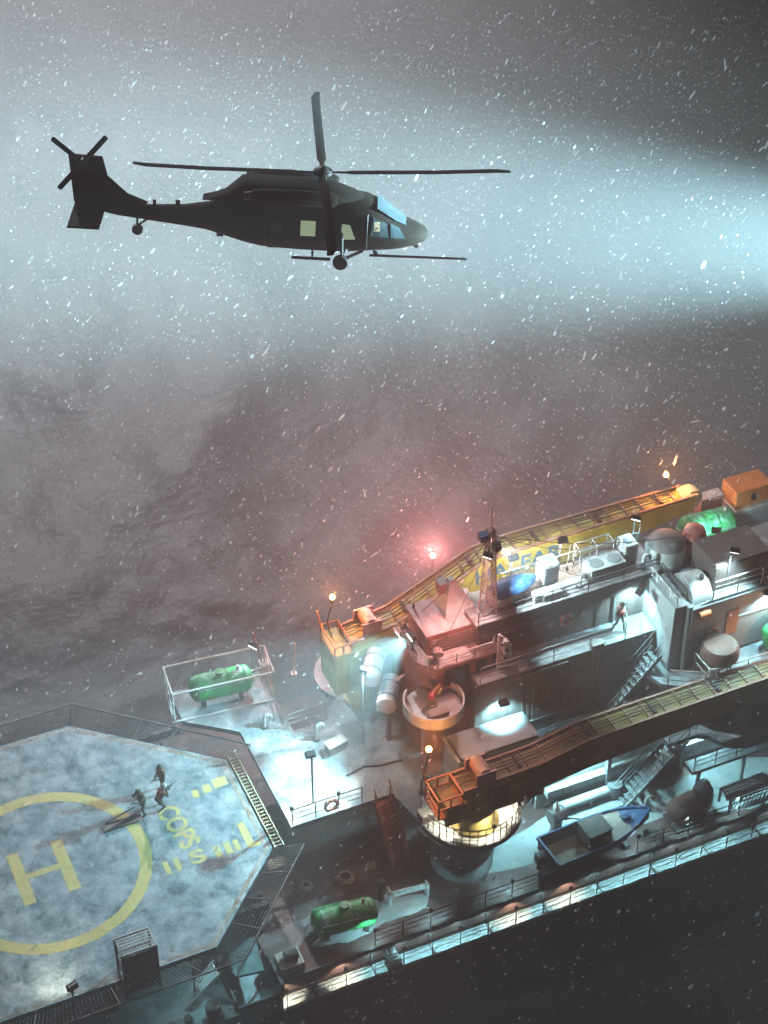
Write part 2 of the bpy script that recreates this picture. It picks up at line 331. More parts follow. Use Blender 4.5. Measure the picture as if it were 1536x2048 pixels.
for i in range(n):                                     # safety net frames, sloping outwards
    a = Vector((*OC[i], HZ - .12)); c = Vector((*OC[(i + 1) % n], HZ - .12))
    ao = a + Vector((a.x, a.y, 0)).normalized() * 1.45 + Vector((0, 0, .16)); co = c + Vector((c.x, c.y, 0)).normalized() * 1.45 + Vector((0, 0, .16))
    if i in (0,): ao = a + Vector((.55, .1, 0)); co = c + Vector((.55, -.1, 0))
    b.tube([a, c], .05); b.tube([ao, co], .05); L_ = (c - a).length; k = max(2, round(L_ / 1.5))
    for j in range(k + 1): b.tube([a + (c - a) * (j / k), ao + (co - ao) * (j / k)], .035)
    kk = int(L_ / .16)
    for j in range(kk + 1): net.tube([a + (c - a) * (j / kk), ao + (co - ao) * (j / kk)], .014, n=4)
    for j in range(1, 9): net.tube([a + (ao - a) * (j / 9), c + (co - c) * (j / 9)], .014, n=4)
b.build('net_frame', M_DARK(), hd); net.build('safety_net', mat('net_rope', (.10, .08, .08), .8, c2=(.05, .04, .04), sc=3, amt=.6), hd)
b = MB()
for x in (-7, -3, 1, 5): 
    for y in (-5.5, 0, 6.5): b.cyl((x, y, -.5), (x, y, HZ - .3), .22, n=12)
for x in (-7, -3, 1, 5): b.tube([(x, -5.5, -.3), (x, 0, HZ - .5), (x, 6.5, -.3)], .1)
for y in (-5.5, 0, 6.5): b.box(-8, 8.5, y - .12, y + .12, HZ - .75, HZ - .302)
b.box(5.0, 8.5, -4.6, -4.4, -.5, HZ - .75); b.build('support_frame', M_DARK(), hd)
b = MB()                                               # ladder-like gutter along the inboard edge
for y in np.arange(-2.9, 3.2, .22): b.box(9.9, 10.25, y, y + .05, HZ - .02, HZ + .02)
b.box(9.84, 9.90, -3.0, 3.3, HZ - .1, HZ + .06); b.box(10.25, 10.31, -3.0, 3.3, HZ - .1, HZ + .06)
b.build('edge_gutter', mat('gutter_paint', (.42, .42, .26), .6, c2=(.2, .2, .16), sc=3, snow=.2), hd)
# boarding cage at the helideck's near edge
bc = thing('boarding_cage', (1.9, -6.8, HZ), 'dark lattice cage standing on the near edge of the helideck', 'cage')
b = MB(); x0, x1, y0, y1, z0, z1 = 1.25, 2.75, -7.5, -6.5, HZ + .0, HZ + 1.9
for x in (x0, x1):
    for y in (y0, y1): b.box(x - .05, x + .05, y - .05, y + .05, z0 - .9 if y == y0 else z0, z1)
for z in (z0 + .06, z0 + 1, z1):
    b.tube([(x0, y0, z), (x1, y0, z), (x1, y1, z), (x0, y1, z), (x0, y0, z)], .04)
b.build('cage_frame', M_DARK(), bc)
b = MB()
for k in range(11):
    x = x0 + (x1 - x0) * k / 10; b.box(x - .02, x + .02, y0, y1, z1 + .01, z1 + .05)
for k in range(7):
    y = y0 + (y1 - y0) * k / 6; b.box(x0, x1, y - .02, y + .02, z1 + .052, z1 + .08)
b.build('roof_grating', M_WHITE(), bc)
b = MB(); b.box(x0 + .05, x1 - .05, y0 - .02, y0 + .02, z0 - .6, z1 - .1); b.build('side_panel', mat('dim_grey_panel', (.09, .085, .09), .6, sc=3), bc)
# ------------------------------------------------------------------ railings and rail lamps
def lampspots(ps, idx, h, power, color, dy, drop=1.0, deg=95):
    for i in idx:
        p = ps[i] + Vector((0, .13, h - .02)); spot(p, p + Vector((0, dy, -drop)), power, deg, color, .25, .05, 'rail_light')
t, ps = railing([(8.3, YN + .06, -1.2), (40, YN + .06, -1.2)], 'long dark railing on the outer walkway low on the ship\'s side', step=1.42, lamps=range(0, 23, 2))
lampspots(ps, (0, 2, 8, 10), 1.0, 60, WARM, .4, 1.0, 100); lampspots(ps, (3, 4, 5, 6, 7, 9, 11, 12, 13, 14, 15, 16, 18), 1.0, 26, TEAL, .35, 1.0, 150); lampspots(ps, (20, 22), 1.0, 50, WARM, .3, 1.0, 100)
t, ps = railing([(12.9, -7.35, 0.01), (21.3, -7.35, 0.01)], 'dark railing on the main deck edge left of the blue boat', step=1.4, lamps=(0, 2, 5))
lampspots(ps, (0, 2, 5), 1.0, 60, TEAL, .7, 1.0, 125)
t, ps = railing([(26.6, -7.35, 0.01), (38, -7.35, 0.01)], 'dark railing on the main deck edge right of the blue boat', step=1.4, lamps=(0, 2, 4, 6))
lampspots(ps, (0, 2, 4, 6), 1.0, 70, TEAL, .6, 1.0, 125)
arc = [(cx + (rr - .08) * math.cos(R(a)), cy + (rr - .08) * math.sin(R(a)), L2) for a in range(190, 338, 9)]
t, ps = railing(arc + [(22.2, -4.65, L2), (23.8, -3.8, L2), (26.2, -3.6, L2)], 'curved dark railing round the rounded bay of the near crane', step=1.2, lamps=(3, 9, 14), r=.022)
lampspots(ps, (3, 9, 14), 1.0, 110, WARM, .8, 1.0, 110)
t, ps = railing([(11.1, -2.0, L2), (14.6, -2.0, L2)], 'short dark railing on the upper deck between helideck and red ladder', step=1.2, lamps=(0, 2))
lampspots(ps, (0, 2), 1.0, 90, WARM, .7, 1.0, 110)
railing([(29.7, -4.5, L2), (31.2, -4.5, L2)], 'short pale railing beside the lower grey stairs', m=M_GREY())
railing([(36, -4.6, L2), (50, -4.6, L2)], 'dark railing along the upper deck right of the boom rest post')
railing([(11.4, 7.4, L2), (13.2, 7.4, L2)], 'pale railing on the far upper deck behind the caged green tank', m=M_WHITE())
railing([(13.2, 3.8, L2), (15.2, 3.8, L2), (15.6, 4.2, L2)], 'pale railing across the far side of the upper deck near the far crane bay', m=M_GREY())
# walkway lower right, over the main deck
wk = thing('side_gallery', (34, -4.9, 2.0), 'grey railed gallery running above the main deck on the right', 'gallery')
b = MB(); b.box(30.6, 60, -5.5, -4.72, 1.75, 1.95); b.build('gallery_floor', M_GREY(), wk)
b = MB()
for x in np.arange(31, 60, 2.6): b.box(x, x + .14, -5.45, -5.3, .002, 1.75)
b.build('gallery_leg', M_GREY(), wk)
railing([(30.7, -5.45, 1.95), (45, -5.45, 1.95)], 'dark railing on the gallery above the rack on the right')
# ------------------------------------------------------------------ stairs
stairs((15.95, -3.55, .002), (15.55, -2.1, L2), .9, 'rust red ladder stair from the red deck up to the lit upper deck', mat('red_stair_paint', (.45, .12, .07), .5, c2=(.2, .07, .05), sc=5), 13)
stairs((27.3, -4.3, .002), (30.6, -4.3, L2), 1.0, 'pale grey stairs below the near boom, right of the blue boat', M_GREY(), 15)
stairs((26.6, -2.15, L2), (30.0, -2.15, 7.4), .8, 'grey stairs climbing the streaked deckhouse wall above the near boom', M_GREY(), 16)
# ------------------------------------------------------------------ deckhouse
dh = thing('deckhouse', (26, 1.5, L2), 'long two storey deckhouse with streaked brown walls and grey roof', 'deckhouse')
b = MB(); b.box(20.8, 30.3, -1.15, 3.0, L2, 8.0); b.build('lower_wall', M_WALL(), dh)
b = MB()
for x in np.arange(23.3, 28.9, .28): b.box(x, x + .14, -1.2, -1.15, 4.6, 7.4)
b.build('wall_corrugation', M_WALL(), dh)
b = MB(); b.box(20.8, 30.4, -1.45, -.1, 8.0, 8.12); b.build('gallery_floor', M_GREY(), dh)
b = MB(); b.box(21.4, 30.9, -.1, 1.95, 8.001, 10.5); b.build('upper_wall', M_BROWN(), dh)
b = MB(); b.box(21.2, 31.1, -.25, 2.05, 10.5, 10.62); b.build('roof', mat('roof_paint', (.23, .20, .20), .6, c2=(.12, .09, .085), sc=1.5, snow=.35), dh)
b = MB(); b.box(21.2, 31.1, -.33, -.25, 10.42, 10.72); b.build('roof_edge', M_DARK(), dh)
for x in (23.0, 25.2, 27.0):
    b = MB(); b.rev((x, 0, 0), [(.2, 0), (.2, .05)], 14)
    b = MB(); b.cyl((x, -.16, 9.3), (x, -.1, 9.3), .22, n=16); b.build('porthole', M_GLASS(), dh)
b = MB(); b.box(23.1, 25.4, -1.5, -1.16, 7.1, 7.85); b.box(23.0, 25.5, -1.55, -1.16, 7.85, 7.93); b.build('duct_box', M_GREY(), dh)
b = MB(); b.box(24.0, 24.9, -1.19, -1.151, 3.52, 5.5); b.build('door', M_GREY(), dh)
railing([(20.9, -1.4, 8.12), (28.6, -1.4, 8.12)], 'thin grey railing on the gallery halfway up the deckhouse wall', m=M_GREY(), step=1.9)
railing([(21.3, -.2, 10.62), (30.9, -.2, 10.62)], 'thin brown railing along the deckhouse roof edge', m=M_DARK(), step=2.0, h=.8)
railing([(31.0, -.25, 10.62), (31.0, -2.6, 10.62)], 'chunky dark railing on the short wing wall of the deckhouse', step=.5, h=.5, r=.03)
b = MB(); b.box(30.3, 31.1, -2.75, 2.0, 6.5, 10.5); o = b.build('wing_wall', mat('pale_wall', (.42, .46, .46), .5, c2=(.25, .25, .25), sc=2, amt=.6, streak=True), dh)
b = MB(); b.cyl((31.0, -2.95, 6.5), (31.0, -2.95, 10.6), .16, n=14); b.build('drain_pipe', M_GREY(), dh)
# right hand block
bl = thing('winch_house', (35, 0, 6.5), 'lilac grey walled deck block with orange door on the right', 'deckhouse')
b = MB(); b.box(31.102, 46, -2.7, 1.2, 6.502, 10.0); b.build('wall', mat('lilac_wall', (.40, .36, .37), .55, c2=(.24, .2, .2), sc=2, amt=.6, streak=True), bl)
b = MB(); b.box(31.102, 46, -2.85, 1.3, 10.0, 10.14); b.build('roof', M_GREY(), bl)
b = MB(); b.box(33.35, 34.0, -2.78, -2.70, 7.7, 9.2); b.build('door', M_ORANGE(), bl)
b = MB(); b.box(31.3, 38, -2.74, -2.70, 8.6, 8.68); b.build('wall_seam', M_WHITE(), bl)
b = MB(); b.cyl((31.6, -2.9, 9.7), (32.2, -2.9, 9.7), .22, n=14); b.build('hose_reel', M_ORANGE(), bl)
# intermediate deck z 6.5 to the right, carrying the tanks
md = thing('tank_deck', (34, -3, 6.5), 'pale snow covered raised deck in front of the orange door', 'deck')
b = MB(); b.prism([(28.9, -1.16), (30.3, -1.16), (30.3, -2.8), (46, -2.8), (46, -4.6), (31.2, -4.6), (29.6, -3.4)], 6.28, 6.5); b.build('deck_plate', M_LDECK(), md)
b = MB(); b.prism([(29.3, -1.16), (30.29, -1.16), (46, -2.9), (46, -4.0), (31.4, -4.0), (30.0, -3.0)], L2, 6.278); b.build('sloping_casing', M_GREY(), md)
# funnel-like casing at the wall corner
cs = thing('vent_casing', (31.9, -2.2, 10.14), 'white rounded ventilation casing on top of the lilac block', 'casing')
b = MB(); b.loft([[(31.4 + 0 * k, -2.6 + 1.0 + 1.0 * math.cos(R(a)), 10.14 + 1.0 * max(0, math.sin(R(a)))) for a in range(0, 181, 15)] if k == 0 else [(32.5, -1.6 + .95 * math.cos(R(a)), 10.14 + .9 * max(0, math.sin(R(a)))) for a in range(0, 181, 15)] for k in (0, 1)]); b.build('casing_shell', M_WHITE(), cs, smooth=True)
b = MB(); b.cyl((32.2, -1.9, 11.0), (32.2, -1.9, 11.25), .12, n=10); b.build('casing_vent', M_DARK(), cs)
# brown container with rails on the lilac block
ct = thing('brown_container', (35.2, -1.2, 10.14), 'dark brown flat topped container standing on the lilac block', 'container')
b = MB(); b.box(32.8, 35.9, -2.1, .1, 10.14, 11.6); b.build('container_body', M_BROWN(), ct, bevel=.05)
b = MB(); b.box(32.85, 35.85, -2.05, .05, 11.6, 11.66); b.build('container_roof', mat('brown_roof', (.16, .11, .10), .7, c2=(.08, .06, .055), sc=1.4, snow=.1), ct)
railing([(32.5, -2.6, 10.14), (36.5, -2.6, 10.14)], 'rust brown railing in front of the brown container', m=M_PINK(), step=1.5, h=1.1, r=.03)
c2 = thing('white_casing', (39, -1.5, 10.14), 'pale rounded casing at the right edge behind the brown container', 'casing')
b = MB(); b.loft([[(x, -1.6 + 1.1 * math.cos(R(a)), 10.14 + .8 * math.sin(R(a))) for a in range(0, 181, 15)] for x in (36.4, 36.7, 43)]); b.build('casing_shell', M_WHITE(), c2, smooth=True)
# ------------------------------------------------------------------ bridge tower with half-round balcony
br = thing('bridge_tower', (20, 1.5, L2), 'rust red bridge tower lit red, with dark square windows', 'bridge tower')
b = MB(); b.prism([(18.5, .3), (19.1, -.5), (21.9, -.5), (22.5, .3), (22.5, 2.6), (18.5, 2.6)], L2, 9.0); b.build('wall', M_REDB(), br, bevel=.04)
b = MB(); b.prism([(18.3, .2), (19.0, -.7), (22.0, -.7), (22.7, .2), (22.7, 2.8), (18.3, 2.8)], 9.0, 9.15); b.build('roof', M_REDB(), br)
b = MB(); b.box(19.0, 22.0, .4, 2.6, 9.15, 10.3); b.build('upper_cabin', M_REDB(), br, bevel=.05)
b = MB(); b.box(18.9, 22.1, .3, 2.7, 10.3, 10.4); b.build('cabin_roof', mat('pale_red_roof', (.55, .30, .28), .5, c2=(.35, .15, .13), sc=2, snow=.5, snow_sc=2), br)
for x0, x1 in ((19.5, 20.7), (21.15, 21.6)):
    f = MB(); f.box(x0 - .07, x1 + .07, -.54, -.5, 7.75, 8.75); fo = f.build('window', M_DARK(), br)
    g = MB(); g.box(x0, x1, -.56, -.54, 7.82, 8.68); g.build('window_pane', M_GLASS(), fo)
b = MB()
for k in range(5): b.box(19.15, 21.8, .32, .4, 9.25 + k * .17, 9.32 + k * .17)
b.build('louvre', M_PINK(), br)
bal = thing('balcony', (18.6, -1.0, 7.0), 'round white balcony with curved red rim jutting from the bridge tower', 'balcony')
b = MB(); b.rev((18.6, -1.2, 0), [(.55, 3.5), (.6, 6.6), (1.30, 7.3), (1.42, 7.35)], 32); b.build('support_column', M_REDB(), bal, smooth=True)
b = MB(); b.rev((18.6, -1.2, 0), [(1.32, 7.352), (1.32, 7.42)], 36); b.build('balcony_floor', M_WHITE(), bal)
b = MB(); n = 36
for i in range(n):
    a0 = 2 * math.pi * i / n; a1 = 2 * math.pi * (i + 1) / n
    if 60 < math.degrees(a0) < 120: continue
    P = lambda r_, a, z: (18.6 + r_ * math.cos(a), -1.2 + r_ * math.sin(a), z)
    b.add([P(1.36, a0, 7.3), P(1.36, a1, 7.3), P(1.36, a1, 7.95), P(1.36, a0, 7.95), P(1.44, a0, 7.3), P(1.44, a1, 7.3), P(1.44, a1, 7.95), P(1.44, a0, 7.95)], [(0, 1, 2, 3), (4, 5, 6, 7), (3, 2, 6, 7), (0, 1, 5, 4), (0, 3, 7, 4), (1, 2, 6, 5)])
b.build('balcony_rim', M_WHITE(), bal)
sl = thing('signal_lamp', (18.6, -1.1, 7.42), 'small red and yellow signal lamp on the white balcony', 'signal lamp')
b = MB(); b.cyl((18.6, -1.1, 7.42), (18.6, -1.1, 8.0), .06); b.cyl((18.6, -1.1, 7.42), (18.6, -1.1, 7.5), .22); b.build('pedestal', M_YEL(), sl)
b = MB(); b.cyl((18.4, -1.25, 8.1), (18.75, -.98, 8.2), .17, .13); b.build('lamp_head', mat('signal_red', (.5, .07, .05), .4, sc=4), sl)
b = MB(); b.cyl((18.75, -.98, 8.2), (19.1, -.8, 8.3), .05); b.cyl((18.9, -1.1, 8.0), (19.05, -1.0, 8.25), .07); b.build('lamp_bracket', M_YEL(), sl)
# white box on the balcony edge
bx = thing('gear_locker', (18.4, -2.1, 7.42), 'low rust brown locker on the balcony floor', 'locker')
b = MB(); b.box(18.0, 18.95, -2.15, -1.8, 7.42, 7.8); b.build('locker_body', M_REDB(), bx, bevel=.02); b = MB(); b.box(17.97, 18.98, -2.18, -1.77, 7.8, 7.85); b.build('lid', M_PINK(), bx)
# capstans / horns on the tower roof
for i, (x, y, z, lab) in enumerate(((18.5, 1.9, 9.15, 'small round white lens fog horn at the tower roof corner'), (19.3, .0, 9.15, 'red rimmed round searchlight on the tower roof front'))):
    h = thing('roof_searchlight', (x, y, z), lab, 'searchlight', 'searchlights on the bridge tower roof')
    b = MB(); b.cyl((x, y, z), (x, y, z + .4), .06); b.cyl((x, y, z + .55), (x - .1, y - .3, z + .5), .26, .26, 16); b.build('lamp_drum', M_REDB(), h)
    b = MB(); b.cyl((x - .1, y - .301, z + .5), (x - .11, y - .33, z + .497), .18, .18, 16); b.build('lamp_glass', M_WHITE(), h)
# satellite dome-like pyramid and lattice mast
py = thing('mast_foot', (20.9, 1.9, 10.4), 'white pyramid shaped mast foot on the tower roof', 'mast foot')
b = MB(); b.add([(20.2, 1.0, 10.4), (21.9, 1.0, 10.4), (21.9, 2.6, 10.4), (20.2, 2.6, 10.4), (20.7, 1.7, 12.1), (20.95, 1.7, 12.1), (20.95, 1.95, 12.1), (20.7, 1.95, 12.1)], [(0, 1, 5, 4), (1, 2, 6, 5), (2, 3, 7, 6), (3, 0, 4, 7), (4, 5, 6, 7)]); b.build('foot_shell', M_WHITE(), py)
b = MB(); b.box(20.25, 20.7, 1.8, 2.3, 11.3, 11.9); b.build('sensor_box', M_REDB(), py)
ms = thing('lattice_mast', (22.15, .6, 10.62), 'tall slim lattice mast lit red beside the far boom', 'mast')
b = MB(); z0, z1 = 10.62, 15.6; mx_, my_ = 22.15, .55
def mp_(k, z):
    s_ = .30 - .16 * (z - z0) / (z1 - z0); return (mx_ + (s_ if k in (0, 1) else -s_), my_ + (s_ if k in (1, 2) else -s_), z)
for k in range(4): b.tube([mp_(k, z0), mp_(k, z1)], .04)
zz = np.linspace(z0, z1, 10)
for a, c in zip(zz, zz[1:]):
    for k in range(4): b.tube([mp_(k, a), mp_((k + 1) % 4, c)], .025, 5); b.tube([mp_(k, c), mp_((k + 1) % 4, c)], .025, 5)
b.build('mast_lattice', M_PINK(), ms)
b = MB(); b.tube([(mx_, my_, z1), (mx_, my_, z1 + 1.4)], .03); b.tube([(mx_ - .5, my_, z1 - .4), (mx_ + .5, my_, z1 - .4)], .03); b.tube([(mx_ - .3, my_ , z1 - 1.4), (mx_ + .6, my_, z1 - 1.4)], .03); b.build('antenna', M_WHITE(), ms)
b = MB(); b.box(mx_ - .6, mx_ - .2, my_ - .2, my_ + .2, z1 - .5, z1 - .15); b.build('radar_box', M_BLUE(), ms)
# white pipe cluster hanging on the tower's right side
pc = thing('pipe_cluster', (22.5, -.6, 8.2), 'cluster of white pipes and dark valves on the tower side', 'pipework')
b = MB()
for k in range(6): b.tube([(22.1 + .12 * k, -.75 - .05 * k, 8.15 + .1 * k), (22.15 + .1 * k, -.7, 10.2 - .12 * k)], .07, 8)
for k in range(5): b.cb((22.3 + .1 * (k % 3), -.85, 8.5 + .33 * k), .3, .2, .16, .3 * k)
b.build('pipes', M_WHITE(), pc)
b = MB()
for k in range(5): b.cyl((22.2 + .15 * (k % 4), -1.0, 8.6 + .3 * k), (22.2 + .15 * (k % 4), -.85, 8.62 + .3 * k), .09)
b.build('valves', M_DARK(), pc)
# bluish rafts between tower and far bay
for i, (x, y, z, rz, lab) in enumerate(((17.2, 2.6, 7.2, 1.0, 'lilac white life raft canister higher beside the tower'), (17.4, 1.2, 6.6, 1.0, 'pale blue life raft canister lower beside the tower'))):
    t = thing('life_raft', (x, y, z), lab, 'life raft', 'life raft canisters left of the tower')
    d = Vector((math.cos(rz) * .9, math.sin(rz) * .9, 0)); p = Vector((x, y, z))
    b = MB(); b.cyl(p - d, p + d, .48, n=20); b.cyl(p - d * 1.12, p - d, .3, .48, 20); b.cyl(p + d, p + d * 1.12, .48, .3, 20); b.build('canister', mat('raft_shell', (.62, .64, .70), .4, c2=(.45, .45, .5), sc=2, snow=.2), t, smooth=True)
    b = MB()
    for s_ in (-.5, .5): b.cyl(p + d * s_ - d * .04, p + d * s_ + d * .04, .5, n=20)
    b.build('strap', M_DARK(), t)
    b = MB(); b.box(x - .3, x + .3, y - .4, y + .4, z - .75, z - .45); b.cyl((x, y, L2), (x, y, z - .7), .12); b.build('cradle', M_GREY(), t)
# ------------------------------------------------------------------ cranes
def crane(name, px, py, yaw, z_top, Lb, label, prof, text=None, boomw=1.35, bask=(-2.9, -1.6, -1.3, .3, -1.5), paint=None):
    paint = paint or M_CRANE()
    """prof: stations (x, top height offset, depth, width factor) along the boom"""
    t = thing(name, (px, py, L2), label, 'crane', 'pedestal cranes')
    B = Matrix.Translation((px, py, 0)) @ Matrix.Rotation(yaw, 4, 'Z')
    w_ = boomw / 2
    def zt(x):
        for (a, za, _, _), (c_, zc, _, _) in zip(prof, prof[1:]):
            if a <= x <= c_: return z_top + za + (zc - za) * (x - a) / (c_ - a)
        return z_top + (prof[0][1] if x < prof[0][0] else prof[-1][1])
    def wd(x):
        for (a, _, _, wa), (c_, _, _, wc) in zip(prof, prof[1:]):
            if a <= x <= c_: return w_ * (wa + (wc - wa) * (x - a) / (c_ - a))
        return w_ * prof[-1][3]
    zh = zt(0)
    b = MB(); b.rev((px, py, L2), [(1.15, 0), (1.15, .15), (.95, .2), (.9, 1.2), (1.1, 1.4)], 28); b.build('pedestal', paint, t, smooth=True)
    hb = MB(); hb.box(-1.9, 3.0, -1.0, 1.0, L2 + 1.4, zh - .35, B); hb.box(-1.3, 2.0, -1.08, 1.08, L2 + 1.6, zh - .6, B); hb.build('machinery_house', paint, t, bevel=.06)
    b = MB(); b.box(.2, 1.1, -1.12, -1.08, L2 + 1.7, L2 + 3.2, B); b.build('house_door', M_DARK(), t)
    b = MB(); b.loft([[B @ Vector(q) for q in ((x, -w_ * ww, z_top + dz - d_), (x, w_ * ww, z_top + dz - d_), (x, w_ * ww, z_top + dz), (x, -w_ * ww, z_top + dz))] for x, dz, d_, ww in prof]); b.build('boom', paint, t, bevel=.03)
    xs = [prof[0][0]] + [p[0] for p in prof[1:-1]] + [Lb - .3]
    b = MB()
    for sg in (-1, 1):
        b.loft([[B @ Vector((x, sg * (wd(x) - o_), zt(x) + h_)) for o_, h_ in ((.02, .002), (.14, .002), (.14, .15), (.02, .15))] for x in xs])
    for k in np.arange(.6, Lb - 1, .9): b.box(k, k + .1, -wd(k) + .14, wd(k) - .14, zt(k) + .01, zt(k) + .1, B)
    b.build('boom_rails', mat('orange_rail', (.34, .18, .11), .6, c2=(.2, .11, .08), sc=3, snow=.35, snow_sc=4), t)
    b = MB()
    for dy in (-.28, -.08, .12, .32): b.tube([B @ Vector((x, dy, zt(x) + .24)) for x in xs[:-1] + [Lb - 1.2]], .028)
    for k in np.arange(2, Lb - 1, 3.5): b.box(k, k + .16, -.42, .42, zt(k) + .08, zt(k) + .22, B)
    b.build('hoist_cable', M_DARK(), t)
    b = MB(); z0 = zt(.2)
    b.cyl(B @ Vector((.2, -.5, z0 + .5)), B @ Vector((.2, .5, z0 + .5)), .36, n=18); b.box(-.3, .7, -.62, -.5, z0, z0 + .75, B); b.box(-.3, .7, .5, .62, z0, z0 + .75, B); b.build('winch_drum', M_REDB(), t)
    b = MB(); zl = zt(Lb)
    b.cyl(B @ Vector((Lb + .1, -.3, zl - .35)), B @ Vector((Lb + .1, .3, zl - .35)), .55, n=20); b.box(Lb - .6, Lb + .3, -.5, .5, zl - .7, zl + .1, B); b.build('boom_head', mat('pale_yellow', (.62, .62, .42), .5, c2=(.4, .38, .25), sc=3, snow=.3), t, bevel=.04)
    b = MB(); x0, x1, y0, y1, dz = bask; za, zb = zh + dz, zh + dz + 1.15
    for x in (x0, (x0 + x1) / 2, x1):
        for y in (y0, y1): b.tube([B @ Vector((x, y, za)), B @ Vector((x, y, zb))], .05)
    for z in (za, (za + zb) / 2, zb): b.tube([B @ Vector(q) for q in ((x0, y0, z), (x1, y0, z), (x1, y1, z), (x0, y1, z), (x0, y0, z))], .05)
    b.box(x0, x1, y0, y1, za - .06, za, B); b.build('service_basket', M_ORANGE(), t)
    b = MB(); b.tube([B @ Vector((x0, y1, zb)), B @ Vector((x0 - .1, y1 + .2, zb + .8))], .04); b.build('lamp_pole', M_ORANGE(), t)
    if text:
        x = 7.9; sl_ = -math.atan2(zt(x + 2) - zt(x - 2), 4)
        m = B @ Matrix.Translation((x, -wd(x) - .008, zt(x) - .82)) @ Matrix.Rotation(sl_, 4, 'Y') @ Matrix.Rotation(R(90), 4, 'X') @ Matrix.Diagonal((1.05, 1, 1, 1))
        text_mesh(text, 1.25, 'boom_lettering', mat('lettering_blue', (.03, .20, .42), .5, sc=5, amt=.3), m, t, .01)
    return t, B
cr1, B1 = crane('crane', 18.9, -5.15, R(.3), 7.0, 21, 'near crane with yellow boom darkened as in shade lying over the deck', [(-1.0, -.65, 1.1, 1), (3, -.55, 1.5, 1), (5.5, -.05, 1.7, 1), (9, 0, 1.5, .97), (16, 0, 1.25, .92), (21, 0, 1.0, .85)], boomw=1.4, bask=(-2.3, -1.1, -.9, .5, -.9), paint=mat('shaded_crane_paint', (.32, .25, .07), .55, c2=(.13, .09, .05), sc=1.3, amt=.8, snow=.15, snow_sc=3))  # darker copy of the crane yellow, shade put into the colour
cr2, B2 = crane('crane', 17.6, 4.6, R(0), 10.5, 17.9, 'far crane with bright yellow boom lettered in blue', [(-1.0, -2.8, 1.2, 1.1), (1.5, -2.4, 2.0, 1.1), (6.0, -.15, 2.0, 1.0), (8, 0, 1.75, 1), (14, 0, 1.35, .9), (17.9, 0, .85, .8)], text='HALFAR', boomw=1.4, bask=(-1.9, -1.0, -.9, .9, -1.0))
rp = thing('boom_rest', (33.6, -4.9, L2), 'thick grey post holding up the near boom at the right', 'post')
b = MB(); b.cyl((33.6, -4.9, L2), (33.6, -4.9, 5.5), .42, n=20); b.cyl((33.6, -4.9, L2), (33.6, -4.9, L2 + .12), .65, n=20); b.build('post', M_GREY(), rp, smooth=True)
b = MB(); b.box(33.1, 34.1, -5.6, -4.2, 5.5, 5.68); b.build('saddle', M_GREY(), rp)
# ------------------------------------------------------------------ flare lamps: orange warning lamps
def warn(p, base, power, label, col=(1, .36, .10)):
    t = thing('warning_lamp', p, label, 'warning lamp', 'orange warning lamps')
    b = MB(); b.rev((p[0], p[1], p[2] - .13), [(.05, 0), (.12, .05), (.14, .13), (.10, .22), (.03, .27)], 14); b.build('lamp_globe', M_FLARE(), t, smooth=True)
    b = MB(); b.cyl((p[0], p[1], p[2] - .2), (p[0], p[1], p[2] - .1), .12); b.cyl(base, (p[0], p[1], p[2] - .2), .035); b.build('lamp_post', M_DARK(), t)
    point((p[0], p[1], p[2] + .33), power, col, .1, 'warning_light')
warn((17.0, -4.1, 8.0), (16.6, -4.4, 6.6), 220, 'orange warning lamp glowing above the near crane\'s orange basket')
warn((16.4, 5.6, 9.5), (16.0, 5.5, 7.8), 420, 'orange warning lamp glowing at the left end of the far boom')
warn((34.4, 5.2, 11.5), (35.0, 4.9, 10.5), 380, 'orange warning lamp glowing at the right end of the far boom')
warn((22.2, 6.6, 9.3), (22.2, 6.6, L2), 2900, 'red warning lamp on a tall post behind the far boom', (1, .26, .24))
warn((35.4, -4.6, 8.0), (35.4, -4.7, 7.1), 60, 'orange warning lamp on top of the near boom at the right edge')
